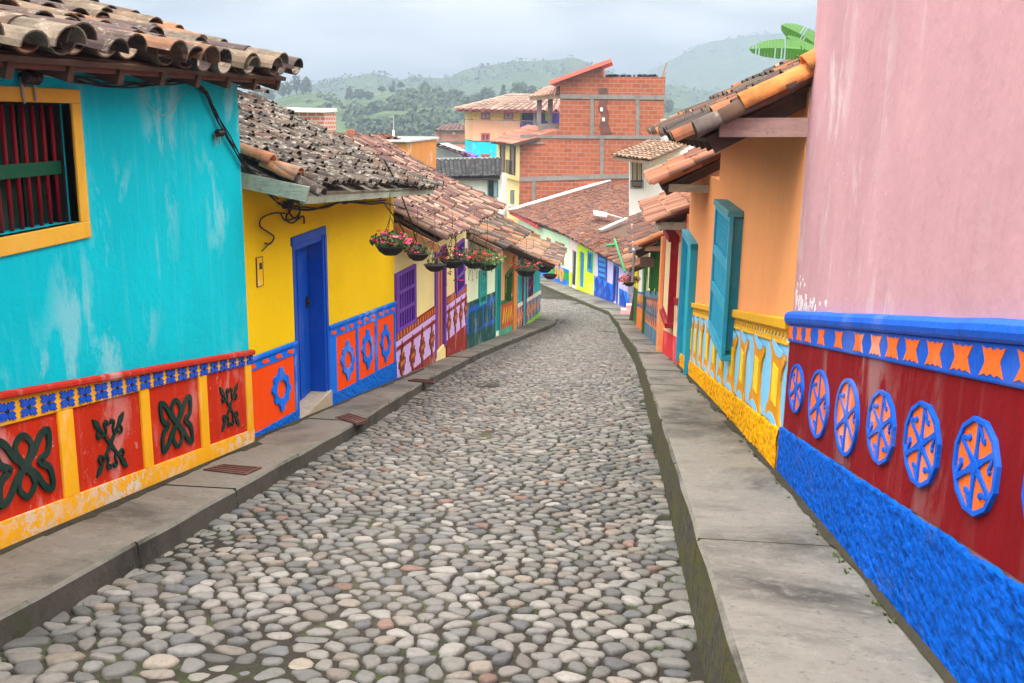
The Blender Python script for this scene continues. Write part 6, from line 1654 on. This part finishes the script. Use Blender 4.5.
L_=[(248,104,93,5,'cone','small pale tree at the far left of the hill crest by the teal roof'),
(256,103,91,7,'round','low bushy tree third from the left end of the hill crest'),(264,101,92,6,'round','small round tree just left of the lone dark tree on the left crest'),
(271,99,90,8,'round','lone rounded dark tree left of the tall group on the left crest'),
(283,96,84,8,'round','leftmost of the four tall trees on the left hill crest'),(289,95,82,7,'round','second of the four tall trees on the left hill crest'),
(297,93,76,9,'round','third and tallest of the four trees on the left hill crest'),(307,93,78,12,'cone','rightmost broad conical tree of the four on the left hill crest'),
(350,98,87,9,'cone','pointed tree just right of the saddle between the two hill crests'),(360,99,90,10,'round','round tree right of the pointed tree in the saddle'),(369,99,92,9,'round','low round tree right of the two in the saddle'),
(382,95,87,7,'umbrella','slanting tree on the left shoulder of the middle hill crest'),(394,91,81,4,'round','thin small tree left of the pair on the middle hill crest'),(401,91,82.5,7,'umbrella','spreading tree of the pair on the middle hill crest'),
(425,92,83,8,'umbrella','isolated tall flat topped tree on the middle hill crest'),(440,96,90,9,'cone','broad tree on the right shoulder of the middle hill crest'),(455,104,97,14,'round','dark rounded tree left of the banded house'),
(392,97,93,5,'round','small bush tree below the pair on the middle hill'),(478,104,94,10,'round','rounded tree behind the left end of the hipped roof'),(487,102,88,14,'round','large rounded tree above the left slope of the hipped roof'),
(503,101,85,10,'cone','tall tree above the middle of the hipped roof'),(519,100,83,17,'round','widest dark tree above the ridge of the hipped roof'),(532,101,86,11,'round','tree left of the raking red roof edge'),(541,103,88,12,'cone','tree tucked beside the terrace roof'),
(668,108,100,10,'round','hazy tree just right of the brick building')]
for i,(px,pb_,ptp,w,sh,lab) in enumerate(L_): tr(px,pb_,ptp,w,R1-4 if px<470 else 380,sh,lab,i+20,'trees on the near hill crest')
# woods on the slopes: stuff
mb=MB(); rng=random.Random(3)
def blob(x,y,z,h,w,n):
    for _ in range(n):
        q=rng.random(); a=rng.random()*6.28; rr=w*.5*math.sqrt(max(0,1-(2*q-1)**2))*rng.random()**.3; c=V((x+rr*math.cos(a),y+rr*math.sin(a),z+h*(.1+.9*q))); s=w*.13*rng.uniform(.6,1.3)
        u=V((rng.uniform(-1,1),rng.uniform(-1,1),rng.uniform(-.6,.6))).normalized(); v=u.orthogonal().normalized(); mb.face([c-u*s,c+v*s,c+u*s,c-v*s],0 if rng.random()<.6 else 1)
cnt=0
while cnt<520:
    px=rng.uniform(225,700); a=az_of(px); r=rng.uniform(300,R1-15); x,y=r*math.sin(a),r*math.cos(a)
    m_=mnoise.noise(V((x*.022+3,y*.03,1)))+ (.12 if 380<px<470 else 0)-(.3 if px<345 else 0)
    if m_<.12: 
        if rng.random()>.02: continue
    h=rng.uniform(1.6,4.2); blob(x,y,terr(a,r)-.8,h,h*rng.uniform(1.,1.9),45); cnt+=1
tag(mb.build('hillside_wood',TL,None,fix=False),'dark green wood and thickets covering the slopes of the near hill','wood',kind='stuff')
mb=MB()
for _ in range(900):
    px=rng.uniform(200,830); a=az_of(px); far=rng.random()<.45
    r=(R3 if far else R2)-rng.uniform(0,60); x,y=r*math.sin(a),r*math.cos(a); h=rng.uniform(3.5,7)*(1.4 if far else 1); blob(x,y,terr(a,r)-h*.45,h,h*rng.uniform(.9,1.6),12)
tag(mb.build('ridge_forest',TL,None,fix=False),'continuous forest along the far blue ridges','wood',kind='stuff')

# haze
top=max(v.z for v in vs)+25; 
mb=MB(); mb.box((-1700,-1700,-140),(1700,1700,top)); mb.v=mb.v
t_=bpy.data.materials.new('valley_haze'); t_.use_nodes=True; nt=t_.node_tree; nt.nodes.remove(nt.nodes['Principled BSDF'])
pv=nt.nodes.new('ShaderNodeVolumePrincipled'); pv.inputs['Color'].default_value=(.34,.42,.56,1); pv.inputs['Density'].default_value=.0010; pv.inputs['Anisotropy'].default_value=.1
nt.links.new(pv.outputs[0],nt.nodes['Material Output'].inputs['Volume'])
hz=mb.build('haze',t_,None); tag(hz,'pale blue valley haze in which the hills fade','haze',kind='stuff')
print('terrain z',min(v.z for v in vs),top,'stones',nst)

# sky and sun
w=bpy.data.worlds.new('World'); sc.world=w; w.use_nodes=True; nt=w.node_tree; bg=nt.nodes['Background']
SUN_EL,SUN_AZ=58,196   # degrees, azimuth clockwise from +Y
sk=nt.nodes.new('ShaderNodeTexSky'); sk.sky_type='NISHITA'; sk.sun_disc=False; sk.sun_elevation=math.radians(SUN_EL); sk.sun_rotation=math.radians(SUN_AZ); sk.air_density=1.; sk.dust_density=3
tc=nt.nodes.new('ShaderNodeTexCoord'); mp=nt.nodes.new('ShaderNodeMapping'); mp.inputs['Scale'].default_value=(1,1,4.5); nt.links.new(tc.outputs['Generated'],mp.inputs[0])
no=nt.nodes.new('ShaderNodeTexNoise'); no.inputs['Scale'].default_value=5.5; no.inputs['Detail'].default_value=6; no.inputs['Roughness'].default_value=.5; no.inputs['Distortion'].default_value=.3; nt.links.new(mp.outputs[0],no.inputs['Vector'])
cr=nt.nodes.new('ShaderNodeValToRGB'); cr.color_ramp.elements[0].position=.33; cr.color_ramp.elements[0].color=(2.5,2.3,2.1,1); cr.color_ramp.elements[1].position=.57; cr.color_ramp.elements[1].color=(7.2,6.65,6.0,1)
nt.links.new(no.outputs['Fac'],cr.inputs[0])
mx=nt.nodes.new('ShaderNodeMix'); mx.data_type='RGBA'; mx.inputs[0].default_value=.97; nt.links.new(sk.outputs[0],mx.inputs[6]); nt.links.new(cr.outputs[0],mx.inputs[7]); 
sp_=nt.nodes.new('ShaderNodeSeparateXYZ'); nt.links.new(tc.outputs['Generated'],sp_.inputs[0])
m1=nt.nodes.new('ShaderNodeMath'); m1.operation='MULTIPLY_ADD'; m1.use_clamp=False; m1.inputs[1].default_value=2.75; m1.inputs[2].default_value=.08
m0=nt.nodes.new('ShaderNodeMath'); m0.operation='MAXIMUM'; m0.inputs[1].default_value=0; nt.links.new(sp_.outputs[2],m0.inputs[0]); mpw=nt.nodes.new('ShaderNodeMath'); mpw.operation='POWER'; mpw.inputs[1].default_value=.92; nt.links.new(m0.outputs[0],mpw.inputs[0]); nt.links.new(mpw.outputs[0],m1.inputs[0])
vm=nt.nodes.new('ShaderNodeVectorMath'); vm.operation='SCALE'; nt.links.new(mx.outputs[2],vm.inputs[0]); nt.links.new(m1.outputs[0],vm.inputs['Scale']); nt.links.new(vm.outputs[0],bg.inputs['Color'])
bg.inputs['Strength'].default_value=.1
sl=bpy.data.lights.new('Sun','SUN'); sl.energy=.7; sl.angle=math.radians(20); sl.color=(1,.95,.88); so=bpy.data.objects.new('Sun',sl); COL.objects.link(so)
a_,e_=math.radians(SUN_AZ),math.radians(SUN_EL); sd=V((math.sin(a_)*math.cos(e_),math.cos(a_)*math.cos(e_),math.sin(e_))); so.rotation_euler=sd.to_track_quat('Z','Y').to_euler()
# camera
cd=bpy.data.cameras.new('Camera'); co=bpy.data.objects.new('Camera',cd); COL.objects.link(co); sc.camera=co
cd.sensor_width=36; cd.lens=36*FPX/WW; cd.clip_start=.05; cd.clip_end=9000
M=Matrix((CR,CU,-CF)).transposed().to_4x4(); M.translation=CO; co.matrix_world=M
sc.view_settings.view_transform='Standard'; sc.view_settings.look='None'; sc.view_settings.exposure=2.2; sc.view_settings.gamma=1
sc.cycles.volume_bounces=3; sc.cycles.max_bounces=5; sc.cycles.diffuse_bounces=3; sc.cycles.use_denoising=True
